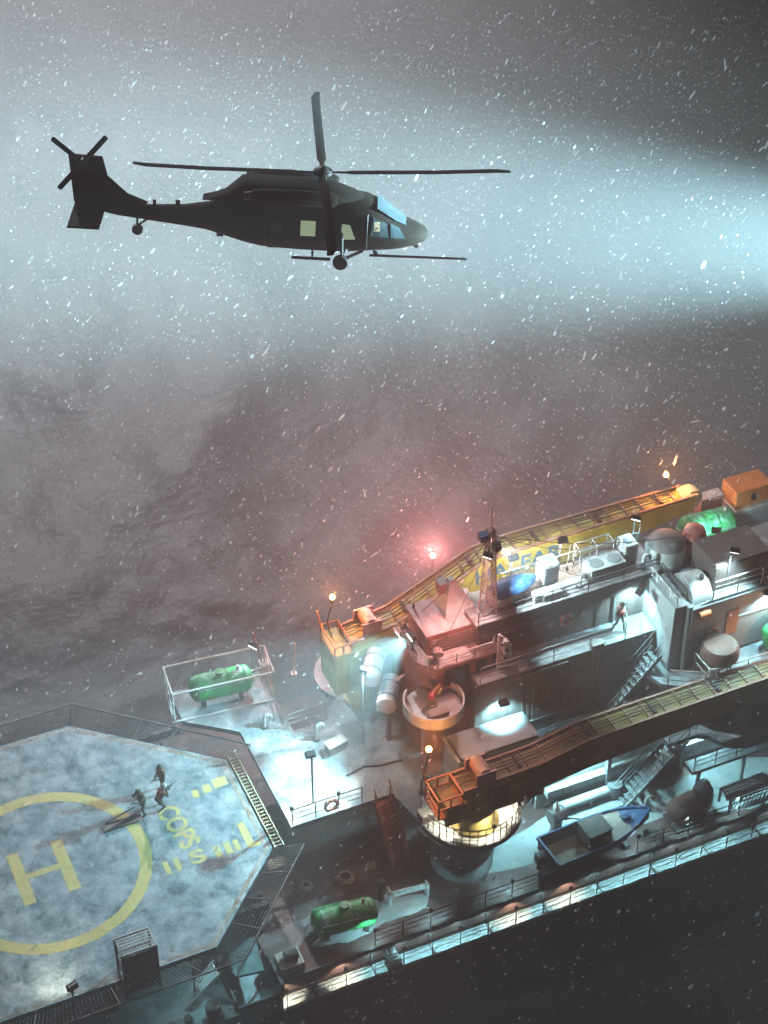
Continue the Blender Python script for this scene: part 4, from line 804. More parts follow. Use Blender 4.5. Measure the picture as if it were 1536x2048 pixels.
# ------------------------------------------------------------------ deck floodlights
flood((18.35, 1.0, 10.0), (1.5, -.5, HZ), 10500, 88, (.40, .88, 1), 'large added floodlight on the tower roof shining over the helideck')  # added lamp, gives the helideck its light
pf = MB(); pf.cyl((18.5, 1.0, 9.15), (18.5, 1.0, 10.1), .07); tag(pf.build('light_bracket', M_GREY()), 'short post carrying the large added floodlight on the tower roof', 'post')
flood((18.4, 2.0, 9.8), (13.2, 3.0, L2), 130, 100, (.50, .90, 1), 'smaller floodlight on the tower roof shining on the upper deck')
flood((-1.0, -7.3, 4.5), (-2.4, -3.5, HZ), 120, 120, WARM, 'low floodlight on the near edge net of the helideck')
flood((22.0, -1.75, 6.7), (22.0, -1.35, 4.0), 420, 120, TEAL, 'floodlight under the gallery beside the bridge tower')
flood((29.5, -.85, 10.3), (29.2, -.4, 8.2), 700, 130, TEAL, 'floodlight at the roof edge in the lit corner of the deckhouse')
flood((25.8, -3.2, 3.05), (25.8, -4.3, 0), 650, 150, TEAL, 'floodlight under the upper deck edge behind the blue boat')
flood((31.5, -3.2, 3.05), (31.8, -4.4, 0), 600, 150, TEAL, 'floodlight under the upper deck edge behind the pipe rack')
flood((22.5, -2.8, 3.05), (22.8, -4.2, 0), 450, 150, TEAL, 'floodlight under the crane bay behind the white winch')
flood((35.5, -2.9, 9.6), (34.8, -3.6, 6.5), 500, 130, TEAL, 'floodlight on the lilac wall right of the orange door')
flood((16.2, 1.4, 8.2), (15.0, 0.4, 3.5), 220, 100, (.9, .97, 1), 'floodlight left of the life raft canisters')
flood((12.5, -.9, 6.5), (12.6, .6, 3.5), 60, 120, TEAL, 'floodlight on a short post on the upper deck')
pf = MB(); pf.cyl((12.5, -1.1, L2), (12.5, -1.1, 6.6), .05); tag(pf.build('light_pole', M_GREY()), 'short pole carrying the floodlight on the upper deck', 'pole')
flood((17.2, 4.2, 6.0), (16.6, 5.6, 3.5), 200, 140, WARM, 'floodlight under the far crane housing')
flood((12.9, 7.6, 5.8), (11.0, 6.5, 4), 160, 120, TEAL, 'floodlight beside the caged green tank')
flood((26.6, 1.75, 12.5), (26.9, 3.95, 9.8), 480, 150, (1, .97, .78), 'added floodlight above the deckhouse roof aimed at the far boom')  # added lamp to brighten the near side of the far boom
flood((30.6, 1.75, 12.4), (29.6, .8, 10.6), 80, 140, TEAL, 'floodlight above the right end of the deckhouse roof')
flood((4.5, -6.4, 2.8), (5.0, -7.4, -.5), 90, 150, TEAL, 'floodlight under the helideck edge')
flood((36.3, 3.0, 8.9), (37.4, 4.9, 7.0), 260, 130, TEAL, 'floodlight above the bright green tank')
flood((22.45, .3, 14.6), (30.5, -1.6, 7.0), 3600, 72, (.62, .93, 1), 'added floodlight high on the lattice mast aimed along the deckhouse')  # added lamp, a cool wash over the roofs
flood((21.9, .3, 14.2), (18.5, -2.5, 6.0), 700, 80, (1, .62, .58), 'added pink tinted floodlight on the lattice mast aimed at the balcony')  # added lamp, tints the tower and balcony pink
flood((33.5, -2.4, 12.6), (30.5, -6.0, 1), 1300, 100, (.55, .92, 1), 'added floodlight on the brown container aimed down over the near deck')  # added lamp, lifts the brightness of the near deck
for x, y, z0, z1, lab in ((33.5, -2.15, 10.14, 12.85, 'post beside the brown container carrying an added floodlight'), (26.6, 1.85, 10.62, 12.75, 'thin post behind the roof units carrying the added boom floodlight'), (30.6, 1.85, 10.62, 12.65, 'thin post at the right end of the roof carrying a floodlight'), (24.0, 1.85, 10.62, 12.55, 'thin post behind the roof lifeboat carrying an added floodlight'), (36.3, 2.9, 6.3, 9.1, 'post beside the bright green tank carrying a floodlight'), (-1.0, -7.45, 2.9, 4.7, 'short post on the helideck edge carrying the low floodlight'), (16.2, 1.55, 3.5, 8.5, 'tall thin post left of the life raft canisters'), (12.9, 7.75, 3.5, 6.1, 'thin post at the corner of the caged green tank'), (17.2, 4.35, 3.5, 6.3, 'thin post under the far crane housing'), (4.5, -6.5, -.5, 3.0, 'post under the helideck edge carrying a floodlight')):
    pf = MB(); pf.cyl((x, y, z0), (x, y, z1), .045); pf.cyl((x, y, z0), (x, y, z0 + .05), .12); tag(pf.build('light_post', M_GREY()), lab, 'post')
flood((24.0, 1.75, 12.3), (24.0, 3.9, 9.8), 500, 150, (1, .97, .78), 'added floodlight behind the roof lifeboat aimed at the boom lettering')  # added lamp, lights the lettered stretch of the far boom
for x, y, z, xx in ((20, -.2, 13.0, 0),): point((20.0, -.6, 11.6), 150, (1, .34, .30), .15, 'red_fill')  # added light without a fixture, reddens the tower front
# ------------------------------------------------------------------ small fittings
railing([(24.2, -2.2, L2), (29.2, -2.2, L2)], 'pale railing between the near boom and the corrugated wall', m=M_WHITE(), step=1.6, h=1.1)
railing([(18.6, -.55, 9.15), (18.45, 2.6, 9.15)], 'short white railing on the left edge of the tower roof', m=M_WHITE(), step=.8, h=.7)
railing([(19.1, -.6, 9.15), (21.9, -.6, 9.15), (22.5, .2, 9.15)], 'low white railing on the front edge of the tower roof', m=M_WHITE(), step=.8, h=.6)
railing([(23.4, 1.8, 10.62), (30.8, 1.8, 10.62)], 'pale railing along the back of the deckhouse roof', m=M_GREY(), step=1.5, h=.9)
railing([(30.4, -2.72, 10.52), (30.4, -.3, 10.52)], 'short pale railing on the left side of the wing wall', m=M_WHITE(), step=.6, h=.6)
railing([(29.8, -3.6, 6.5), (31.3, -4.5, 6.5), (36, -4.5, 6.5)], 'rust brown railing along the raised deck behind the near boom', m=M_PINK(), step=1.2)
def goose(x, y, z, h, lab, m=None, r=.09):
    t = thing('vent_pipe', (x, y, z), lab, 'vent pipe'); q = MB(); pts = [(x, y, z), (x, y, z + h)] + [(x + .18 - .18 * math.cos(a), y, z + h + .18 * math.sin(a)) for a in np.linspace(.4, math.pi, 6)] + [(x + .36, y, z + h - .12)]
    q.tube(pts, r, 10); q.build('pipe', m or M_WHITE(), t); q = MB(); q.cyl((x, y, z), (x, y, z + .06), r * 2, n=12); q.build('flange', M_DARK(), t)
goose(22.6, 1.2, 10.62, .7, 'white gooseneck vent between the mast and the roof lifeboat'); goose(26.9, .35, 10.62, .5, 'small white gooseneck vent at the roof edge below the wide unit')
goose(30.3, .3, 10.62, .6, 'white gooseneck vent near the roof corner above the lit recess'); goose(14.2, 2.6, L2, .8, 'white gooseneck vent on the lit upper deck near the far rail')
goose(12.2, 4.4, L2, .6, 'small white gooseneck vent beside the caged green tank'); goose(17.4, -2.6, L2, .7, 'dark gooseneck vent behind the warning lamp', M_DARK())
goose(28.3, -5.2, .004, .7, 'pale gooseneck vent on the snowy deck right of the blue boat\'s bow'); goose(10.2, -3.6, .004, .6, 'dark gooseneck vent on the red deck beside the helideck corner', M_DARK())
def locker(x, y, z, sx, sy, sz, lab, m, rz=0):
    t = thing('deck_locker', (x, y, z), lab, 'locker'); q = MB(); q.cb((x, y, z + sz / 2 + .01), sx, sy, sz, rz); q.build('locker_body', m, t, bevel=.03)
    q = MB(); q.cb((x, y, z + sz + .04), sx + .06, sy + .06, .05, rz); q.build('lid', M_WHITE(), t); q = MB(); q.cb((x - sx * .25, y - sy / 2 - .02, z + sz * .7), .08, .03, .12, rz); q.build('latch', M_DARK(), t)
locker(24.8, .3, 10.62, .8, .4, .4, 'low white locker on the roof right of the blue lifeboat', M_WHITE()); locker(14.8, 1.6, L2, 1.0, .5, .5, 'grey locker on the lit upper deck near the vent', M_GREY(), .2)
locker(16.9, -4.2, L2, .7, .5, .5, 'dark locker on the crane bay beside the pedestal', M_DARK()); locker(21.2, -5.2, L2, .6, .4, .45, 'pale locker at the right side of the crane bay', M_WHITE(), .4)
locker(10.4, -1.5, .003, .9, .5, .6, 'rust brown locker on the red deck under the upper deck edge', M_REDB()); locker(27.0, -1.55, 8.12, .6, .25, .4, 'small grey locker on the deckhouse gallery', M_GREY())
locker(28.0, -1.5, L2, 1.0, .5, .8, 'grey locker against the corrugated deckhouse wall', M_GREY()); locker(33.5, -3.1, 6.5, .7, .4, .5, 'rust locker on the raised deck in front of the orange door', M_REDB())
def whip(x, y, z, h, lab):
    t = thing('whip_antenna', (x, y, z), lab, 'antenna'); q = MB(); q.cyl((x, y, z), (x, y, z + .25), .06); q.build('antenna_base', M_DARK(), t); q = MB(); q.cyl((x, y, z + .25), (x + .08, y, z + h), .025, .012, 6); q.build('antenna_rod', M_WHITE(), t)
whip(19.2, 2.4, 10.4, 1.9, 'thin white whip antenna at the back of the tower roof'); whip(21.7, 2.4, 10.4, 1.5, 'short white whip antenna beside the lattice mast'); whip(26.9, 1.6, 10.62, 1.7, 'white whip antenna between the roof units')
whip(30.7, 1.6, 10.62, 1.6, 'white whip antenna at the right end of the deckhouse roof')
def ringbuoy(x, y, z, lab):
    t = thing('life_ring', (x, y, z), lab, 'life ring'); q = MB(); q.tube([(x + .3 * math.cos(R(a)), y, z + .3 * math.sin(R(a))) for a in range(0, 361, 24)], .075, 8); q.build('ring', M_ORANGE(), t)
    q = MB()
    for a in (45, 135, 225, 315): q.cb((x + .3 * math.cos(R(a)), y, z + .3 * math.sin(R(a))), .14, .17, .17, 0, R(-a)); 
    q.build('reflective_band', M_WHITE(), t)
ringbuoy(13.0, -2.12, 4.1, 'orange life ring on the upper deck railing near the red ladder'); ringbuoy(26.0, -.22, 9.3, 'orange life ring on the brown upper wall of the deckhouse'); ringbuoy(32.6, -2.8, 8.2, 'orange life ring on the lilac wall left of the orange door')
rg = thing('rigging', (22.2, .6, 15.5), 'thin rigging wires running from the lattice mast down to the roofs', 'rigging')
for p_ in ((30.6, 1.8, 10.7), (28.5, -.2, 10.7), (18.6, 2.5, 9.3), (18.8, -.4, 9.3), (33, .5, 11.6)):
    q = MB(); q.tube([Vector((22.15, .55, 15.2)).lerp(Vector(p_), k / 8) - Vector((0, 0, .5 * math.sin(math.pi * k / 8))) for k in range(9)], .018, 5); q.build('wire', M_DARK(), rg)
# pipes along the deckhouse walls
pp = thing('wall_pipes', (26, -.2, 9), 'thin pipes and cable tray along the brown upper wall', 'pipework')
q = MB(); q.tube([(21.6, -.18, 9.9), (28.6, -.18, 9.9), (28.6, -.18, 8.2)], .05); q.tube([(21.6, -.18, 9.7), (27.8, -.18, 9.7), (27.8, -.18, 8.2)], .04); q.build('pipe', M_GREY(), pp)
q = MB(); q.box(23.4, 30.2, -1.24, -1.16, 4.2, 4.34); q.build('cable_tray', M_GREY(), pp)
# ------------------------------------------------------------------ people
def person(loc, rz, pose, label, vest=None, rifle=True):
    t = thing('person', loc, label, 'person', 'people on the helideck' if loc[2] < 4 else None)
    J = {
     'aim': dict(pel=(0, 0, .88), ch=(.12, 0, 1.28), nk=(.16, 0, 1.45), hd=(.22, 0, 1.60), hl=(0, .13, .86), kl=(.26, .16, .50), al=(.10, .17, .08), tl=(.28, .18, .05), hr=(0, -.13, .86), kr=(-.02, -.16, .46), ar=(-.32, -.17, .10), tr=(-.14, -.18, .05), sl=(.14, .2, 1.38), el=(.42, .24, 1.18), wl=(.62, .06, 1.30), sr=(.12, -.2, 1.38), er=(.26, -.36, 1.14), wr=(.36, -.10, 1.28)),
     'crouch': dict(pel=(-.1, 0, .62), ch=(.16, 0, .98), nk=(.24, 0, 1.12), hd=(.34, 0, 1.25), hl=(-.1, .13, .60), kl=(.30, .18, .46), al=(.06, .2, .08), tl=(.24, .21, .05), hr=(-.1, -.13, .60), kr=(.16, -.18, .16), ar=(-.26, -.18, .10), tr=(-.30, -.18, .04), sl=(.18, .2, 1.07), el=(.46, .22, .88), wl=(.64, .05, 1.0), sr=(.14, -.2, 1.07), er=(.28, -.34, .85), wr=(.40, -.10, .98)),
     'walk': dict(pel=(0, 0, .92), ch=(.05, 0, 1.32), nk=(.06, 0, 1.5), hd=(.10, 0, 1.66), hl=(0, .12, .9), kl=(.2, .13, .52), al=(.24, .14, .09), tl=(.42, .15, .06), hr=(0, -.12, .9), kr=(.0, -.13, .50), ar=(-.28, -.13, .14), tr=(-.14, -.14, .06), sl=(.05, .2, 1.42), el=(.08, .28, 1.14), wl=(.32, .14, 1.10), sr=(.05, -.2, 1.42), er=(.02, -.3, 1.14), wr=(.24, -.2, 1.04)),
    }[pose]
    chains = [('pel', 'ch', 'nk', 'hd'), ('pel', 'hl', 'kl', 'al', 'tl'), ('pel', 'hr', 'kr', 'ar', 'tr'), ('ch', 'sl', 'el', 'wl'), ('ch', 'sr', 'er', 'wr')]
    RAD = dict(pel=.15, ch=.17, nk=.07, hd=.10, hl=.11, hr=.11, kl=.075, kr=.075, al=.05, ar=.05, tl=.045, tr=.045, sl=.075, sr=.075, el=.052, er=.052, wl=.036, wr=.036)
    names = list(J); V = [Vector(J[k]) for k in names]; rad = [RAD[k] for k in names]; E = []
    for c_ in chains:
        for a, b_ in zip(c_, c_[1:]): E.append((names.index(a), names.index(b_)))
    for sd, wk_, ek in ((1, 'wl', 'el'), (-1, 'wr', 'er')):        # palm, four fingers and a thumb
        W_ = Vector(J[wk_]); dd = (W_ - Vector(J[ek])).normalized(); sv = Vector((0, 0, 1)).cross(dd).normalized(); uv = dd.cross(sv)
        V.append(W_ + dd * .06); rad.append(.03); pi_ = len(V) - 1; E.append((names.index(wk_), pi_))
        for k in range(4):
            V.append(V[pi_] + dd * .035 + sv * (.012 + (k - 1.5) * .02)); rad.append(.011); i0 = len(V) - 1; E.append((pi_, i0))
            V.append(V[i0] + dd * (.035 - .004 * abs(k - 1)) - uv * .02); rad.append(.009); E.append((i0, i0 + 1))
        V.append(W_ + dd * .05 + sv * .045 * sd); rad.append(.012); E.append((pi_, len(V) - 1))
    me = bpy.data.meshes.new('body'); me.from_pydata([tuple(v) for v in V], E, []); o = bpy.data.objects.new('body', me); COL.objects.link(o)
    sk = o.modifiers.new('skin', 'SKIN'); 
    if not me.skin_vertices: 
        bm = bmesh.new(); bm.from_mesh(me); bm.verts.layers.skin.verify(); bm.to_mesh(me); bm.free()
    for i, r_ in enumerate(rad): me.skin_vertices[0].data[i].radius = (r_, r_)
    me.skin_vertices[0].data[0].use_root = True
    sb = o.modifiers.new('sub', 'SUBSURF'); sb.levels = 1; sb.render_levels = 2
    dg = bpy.context.evaluated_depsgraph_get(); m2 = bpy.data.meshes.new_from_object(o.evaluated_get(dg)); bpy.data.objects.remove(o)
    m2.name = 'body'; m2.materials.clear(); m2.materials.append(M_CAMO()); m2.materials.append(M_SKIN())
    hdp = Vector(J['hd'])
    for p in m2.polygons:
        p.use_smooth = True
        if (p.center - hdp).length < .16: p.material_index = 1
    X = Matrix.Translation(loc) @ Matrix.Rotation(rz, 4, 'Z')
    ob = bpy.data.objects.new('body', m2); COL.objects.link(ob); t.rotation_euler = (0, 0, rz); ob.parent = t
    def part(b_, nm, m): 
        q_ = b_.build(nm, m); q_.parent = t; 
        for pp in q_.data.polygons: pp.use_smooth = True
        return q_
    b_ = MB(); b_.rev(tuple(hdp + Vector((-.01, 0, .02))), [(.135, 0), (.14, .04), (.12, .10), (.07, .14), (.01, .155)], 14); b_.rev(tuple(hdp + Vector((-.03, 0, -.06))), [(.118, 0), (.13, .08)], 12); part(b_, 'helmet', M_WHITE() if pose == 'crouch' else M_CAMO())
    b_ = MB(); b_.cyl(hdp + Vector((.10, 0, -.02)), hdp + Vector((.135, 0, -.045)), .022, .018, 8); b_.box(hdp.x + .085, hdp.x + .115, -.05, .05, hdp.z, hdp.z + .035); part(b_, 'goggles', M_DARK())
    chp = Vector(J['ch']); pel = Vector(J['pel']); d_ = (chp - pel)
    b_ = MB(); b_.cyl(pel + d_ * .35, chp + d_ * .18, .185, .21, 14); part(b_, 'vest', vest or M_DARK())
    if rifle:
        p0 = X @ (Vector(J['wr']) + Vector((-.22, .04, .02))); p1 = X @ (Vector(J['wl']) + Vector((.5, -.02, .06)))
        g_ = thing('rifle', p0, 'long dark rifle held by the ' + label.split(',')[0], 'rifle', 'rifles held by the people')
        dd = (p1 - p0).normalized(); q_ = MB(); q_.cyl(p0 + dd * .5, p1, .018, .014, 8); q_.build('barrel', M_DARK(), g_)
        q_ = MB(); rot = math.atan2(dd.y, dd.x); q_.cb(p0 + dd * .12, .34, .04, .11, rot); q_.build('stock', M_DARK(), g_)
        q_ = MB(); q_.cb(p0 + dd * .42, .36, .05, .08, rot); q_.cb(p0 + dd * .40 - Vector((0, 0, .1)), .06, .035, .16, rot); q_.build('receiver', M_DARK(), g_)
    return t
person((6.35, 2.45, HZ), R(200), 'walk', 'person in rust red vest standing behind the other two, farthest from the ship\'s side', M_RCLOTH())
person((5.05, 1.5, HZ), R(215), 'aim', 'person in grey camouflage bent forward, leftmost on the helideck')
person((5.85, 1.45, HZ), R(20), 'crouch', 'person crouching with rifle pointing right, beside the bent one', M_RCLOTH())
person((28.6, -.75, 8.12), R(-80), 'walk', 'person standing on the deckhouse gallery near the lit corner', M_RCLOTH(), rifle=False)
sk_ = MB(); sk_.box(3.0, 4.9, 1.05, 1.5, HZ + .006, HZ + .1); sk_.cyl((3.0, 1.0, HZ + .12), (4.9, 1.55, HZ + .2), .05); sk_.cyl((3.2, 1.5, HZ + .12), (4.7, 1.75, HZ + .3), .035)
tag(sk_.build('shadow_slab', M_DARK(), bevel=.04), 'long dark slab standing in for the cast shadow beside the leftmost person', 'shadow slab')  # dark slab laid where the shadow of the people falls
# ------------------------------------------------------------------ helicopter (x forward, hub at origin, y to port)
def heli():
    hub = Vector((0, 0, 0)); px_, py_ = 645, 350
    F = 1024 / math.tan(R(15)); fw = FH * math.cos(R(39)) - Vector((0, 0, 1)) * math.sin(R(39)); upv = FH * math.sin(R(39)) + Vector((0, 0, 1)) * math.cos(R(39))
    hub = Vector((18.30, 10.3, 29.6))
    X = Matrix.Translation(hub) @ Matrix.Rotation(R(-24 - 1), 4, 'Z') @ Matrix.Rotation(R(3.0), 4, 'Y') @ Matrix.Rotation(R(-4), 4, 'X')
    t = thing('helicopter', hub, 'dark military helicopter flying above the ship in a bright light beam', 'helicopter')
    t.matrix_world = X
    ZO = -3.85                                         # wheels' ground level below the hub
    def P(b_, nm, m, par=None, **k):
        o = b_.build(nm, m, **k); o.parent = par or t; return o
    def sec(x, w_, zb, zt, e=2.6, n=24, wt=1.0):
        r_ = []; zc = (zb + zt) / 2; h = (zt - zb) / 2
        for a in np.linspace(0, 2 * math.pi, n, endpoint=False):
            c_, s_ = math.cos(a), math.sin(a); y = w_ * math.copysign(abs(c_) ** (2 / e), c_); z = h * math.copysign(abs(s_) ** (2 / e), s_)
            if s_ > 0: y *= 1 - (1 - wt) * (z / h)
            r_.append((x, y, ZO + zc + z))
        return r_
    st = [(4.75, .12, 1.05, 1.30, 2), (4.6, .38, .88, 1.48, 2.2), (4.2, .66, .72, 1.66, 2.4), (3.7, .86, .62, 1.84, 2.6), (3.2, 1.0, .55, 2.12, 2.8), (2.6, 1.1, .5, 2.55, 3), (2.0, 1.16, .46, 2.82, 3.2), (1.0, 1.18, .36, 2.92, 3.4), (-1, 1.18, .36, 2.92, 3.4), (-2.6, 1.16, .42, 2.88, 3.2), (-3.3, 1.05, .52, 2.72, 3), (-4.1, .85, .7, 2.4, 2.8), (-5.0, .6, .9, 2.1, 2.5), (-6.0, .45, 1.0, 1.92, 2.4), (-7.5, .36, 1.14, 1.84, 2.2), (-9.0, .27, 1.3, 1.85, 2.2), (-10.0, .12, 1.5, 1.9, 2)]
    b_ = MB(); b_.loft([sec(x, w_, a, c_, e, wt=.86) for x, w_, a, c_, e in st]); fo = P(b_, 'fuselage', M_OLIVE(), smooth=True)
    b_ = MB(); b_.loft([sec(x, w_, 2.4, zt, 3, wt=.8) for x, w_, zt in ((2.0, .4, 2.75), (1.4, .62, 3.05), (.6, .85, 3.28), (-.4, .95, 3.38), (-3.2, .92, 3.42), (-3.5, .85, 3.38), (-4.2, .5, 2.75), (-5.2, .3, 2.3))]); P(b_, 'engine_housing', M_OLIVE(), smooth=True)
    for s_ in (-1, 1):
        b_ = MB(); b_.loft([[(x, s_ * .95 + r_ * math.cos(a), ZO + 3.0 + r_ * math.sin(a)) for a in np.linspace(0, 2 * math.pi, 16, endpoint=False)] for x, r_ in ((.7, .2), (.5, .32), (-1.2, .36), (-2.6, .34), (-3.0, .26))]); P(b_, 'engine', M_OLIVE(), smooth=True)
        b_ = MB(); b_.cyl((-3.0, s_ * .97, ZO + 3.0), (-3.35, s_ * 1.05, ZO + 3.0), .22, .2, 14); P(b_, 'exhaust', M_DARK())
    gl = mat('cockpit_glass', (.10, .14, .16), .08, bump=0, amt=0, spec=1)
    def skin(x, z, s_): 
        for (a, w0, b0, t0, _), (c_, w1, b1, t1, _) in zip(st, st[1:]):
            if c_ <= x <= a:
                k = (a - x) / (a - c_); w_ = w0 + (w1 - w0) * k; zb = b0 + (b1 - b0) * k; zt = t0 + (t1 - t0) * k; break
        u = max(-.98, min(.98, (z - (zb + zt) / 2) / ((zt - zb) / 2))); y = w_ * (1 - abs(u) ** 3) ** (1 / 3)
        if u > 0: y *= 1 - .14 * u
        return s_ * (y + .02)
    def pane(poly, s_, nm, m, th=.0):
        b_ = MB(); k = len(poly); c_ = [sum(p[0] for p in poly) / k, sum(p[1] for p in poly) / k]
        N = 6; vs = [(c_[0], skin(c_[0], c_[1], s_) + s_ * .012, ZO + c_[1])]
        for ring_ in (.5, 1.0):
            for i in range(k):
                for j in range(N):
                    a = poly[i]; bb_ = poly[(i + 1) % k]; x = a[0] + (bb_[0] - a[0]) * j / N; z = a[1] + (bb_[1] - a[1]) * j / N
                    x = c_[0] + (x - c_[0]) * ring_; z = c_[1] + (z - c_[1]) * ring_; vs.append((x, skin(x, z, s_) + s_ * .012, ZO + z))
        K = k * N; fs = [(0, 1 + i, 1 + (i + 1) % K) for i in range(K)] + [(1 + i, 1 + K + i, 1 + K + (i + 1) % K, 1 + (i + 1) % K) for i in range(K)]
        b_.add(vs, fs); return P(b_, nm, m)
    lit = mat('lit_cabin_window', (.6, .7, .5), emit=(.72, .95, .62), es=.55); warm = mat('lit_cockpit', (.7, .6, .4), emit=(1, .78, .45), es=.6)
    for s_ in (-1, 1):
        pane([(-.85, 1.35), (-.2, 1.35), (-.2, 2.05), (-.85, 2.05)], s_, 'cabin_window', lit if s_ < 0 else gl)
        pane([(.9, 1.25), (1.55, 1.3), (1.3, 1.95), (.95, 2.0)], s_, 'gunner_window', lit if s_ < 0 else gl)
        pane([(2.2, 1.45), (3.0, 1.4), (2.9, 2.0), (2.3, 2.3)], s_, 'cockpit_window', gl)
        pane([(3.1, 1.38), (3.75, 1.3), (3.45, 1.78), (3.05, 1.98)], s_, 'quarter_window', gl)
        pane([(2.35, 1.7), (2.6, 1.7), (2.6, 2.1), (2.35, 2.1)], s_, 'lit_instrument', warm) if s_ < 0 else None
    b_ = MB(); b_.loft([[(x, y, ZO + z + .02) for y, z in ((-w_, z0 - .06), (-w_ * .5, z0), (0, z0 + .02), (w_ * .5, z0), (w_, z0 - .06))] for x, w_, z0 in ((3.75, .45, 1.80), (3.3, .62, 2.06), (2.75, .72, 2.46), (2.45, .76, 2.66))], cap=False); P(b_, 'windscreen', gl, smooth=True)
    # fin, stabilator
    def slab(poly, y0, y1, nm, m):
        k = len(poly); b_ = MB(); b_.add([(x, y0, ZO + z) for x, z in poly] + [(x, y1, ZO + z) for x, z in poly], [tuple(range(k)), tuple(range(2 * k - 1, k - 1, -1))] + [(i, (i + 1) % k, k + (i + 1) % k, k + i) for i in range(k)]); return P(b_, nm, m, bevel=.03)
    slab([(-7.6, 1.95), (-8.5, 2.3), (-9.35, 3.1), (-9.55, 4.0), (-11.0, 4.05), (-10.85, 1.9), (-10.7, 1.5), (-8.8, 1.5)], -.11, .11, 'tail_fin', M_OLIVE())
    b_ = MB(); b_.box(-10.85, -9.45, -2.25, 2.25, ZO + 1.62, ZO + 1.72); P(b_, 'stabilator', M_OLIVE(), bevel=.04)
    tr = thing('tail_rotor', (0, 0, 0), None, None); tr.parent = t; tr.matrix_parent_inverse = Matrix()
    tr.location = (-10.35, -.3, ZO + 3.85); b_ = MB(); b_.cyl((0, .25, 0), (0, -.12, 0), .16); b_.build('rotor_hub', M_DARK()).parent = tr
    for a in (50, 140, 230, 320):
        d_ = Vector((math.cos(R(a)), 0, math.sin(R(a)))); n_ = Vector((-d_.z, 0, d_.x)); b_ = MB()
        b_.loft([[d_ * u + n_ * (c_ * v_) + Vector((0, w_ * .02 - .1, 0)) for v_, w_ in ((-1, 0), (0, 1), (1, 0), (0, -1))] for u, c_ in ((.1, .05), (.35, .12), (1.6, .12), (1.67, .08))]); b_.build('tail_blade', M_DARK()).parent = tr
    mr = thing('main_rotor', (0, 0, 0), None, None); mr.parent = t; mr.matrix_parent_inverse = Matrix(); mr.location = (0, 0, 0)
    b_ = MB(); b_.rev((0, 0, 0), [(.16, -.6), (.18, -.1), (.42, -.05), (.42, .08), (.25, .2), (.1, .28)], 20); b_.build('rotor_hub', M_DARK(), smooth=True).parent = mr
    for a in (95, 5, 185, 275):
        d_ = Vector((math.cos(R(a)), math.sin(R(a)), 0)); n_ = Vector((-d_.y, d_.x, 0)); rings = []
        for u, c_ in ((.35, .10), (1.0, .12), (1.3, .2), (5, .2), (7.6, .2), (8.18, .13)):
            dz = .0035 * u * u; sw = -.12 * max(0, (u - 7.6) / .58)
            rings.append([d_ * u + n_ * (c_ * v_ + sw) + Vector((0, 0, dz + w_ * .03)) for v_, w_ in ((-1, 0), (-.2, 1), (1, 0), (-.2, -1))])
        b_ = MB(); b_.loft(rings); b_.build('rotor_blade', M_OLIVE()).parent = mr
    b_ = MB(); b_.cyl((0, 0, -.9), (0, 0, -.2), .2, .15); P(b_, 'rotor_mast', M_DARK())
    for s_ in (-1, 1):
        g_ = MB(); g_.cyl((1.15, s_ * 1.1, ZO + .75), (.95, s_ * 1.5, ZO + .35), .1, .09); g_.cyl((1.9, s_ * 1.05, ZO + .7), (1.0, s_ * 1.45, ZO + .4), .07); g_.cyl((1.0, s_ * 1.42, ZO + .4), (.95, s_ * 1.15, ZO + 1.6), .07); go = P(g_, 'landing_gear', M_DARK())
        w_ = MB(); w_.cyl((.95, s_ * 1.42, ZO + .33), (.95, s_ * 1.68, ZO + .33), .34, n=22); q_ = w_.build('wheel', M_DARK(), bevel=.05); q_.parent = go
    g_ = MB(); g_.cyl((-7.2, 0, ZO + 1.5), (-8.1, 0, ZO + .8), .05); g_.cyl((-8.1, 0, ZO + 1.45), (-8.1, 0, ZO + .7), .05); go = P(g_, 'tail_gear', M_DARK()); w_ = MB(); w_.cyl((-8.1, -.1, ZO + .62), (-8.1, .1, ZO + .62), .24, n=18); q_ = w_.build('wheel', M_DARK()); q_.parent = go
    b_ = MB(); b_.cyl((2.2, -1.15, ZO + .55), (6.3, -1.15, ZO + .62), .06, .05, 10); b_.cyl((6.3, -1.15, ZO + .62), (6.5, -1.15, ZO + .62), .09, .04, 10); b_.cyl((2.4, -1.0, ZO + .7), (2.6, -1.15, ZO + .56), .1); P(b_, 'refuelling_probe', M_DARK())
    b_ = MB(); b_.cyl((-1.2, -1.35, ZO + .35), (.5, -1.35, ZO + .35), .07); b_.cyl((-.3, -1.1, ZO + .6), (-.3, -1.35, ZO + .35), .05); P(b_, 'gun', M_DARK())
    b_ = MB(); b_.box(-4.6, -4.3, -.03, .03, ZO + .5, ZO + 1.0); b_.box(-6.4, -6.2, -.02, .02, ZO + 1.8, ZO + 2.15); b_.box(-7.4, -7.25, -.02, .02, ZO + 1.75, ZO + 2.1); P(b_, 'antenna', M_DARK())
    b_ = MB(); b_.box(-2.3, .3, -1.24, -1.19, ZO + .72, ZO + .76); b_.box(-2.3, .3, -1.2, -1.16, ZO + 2.35, ZO + 2.4); P(b_, 'door_rail', M_DARK())
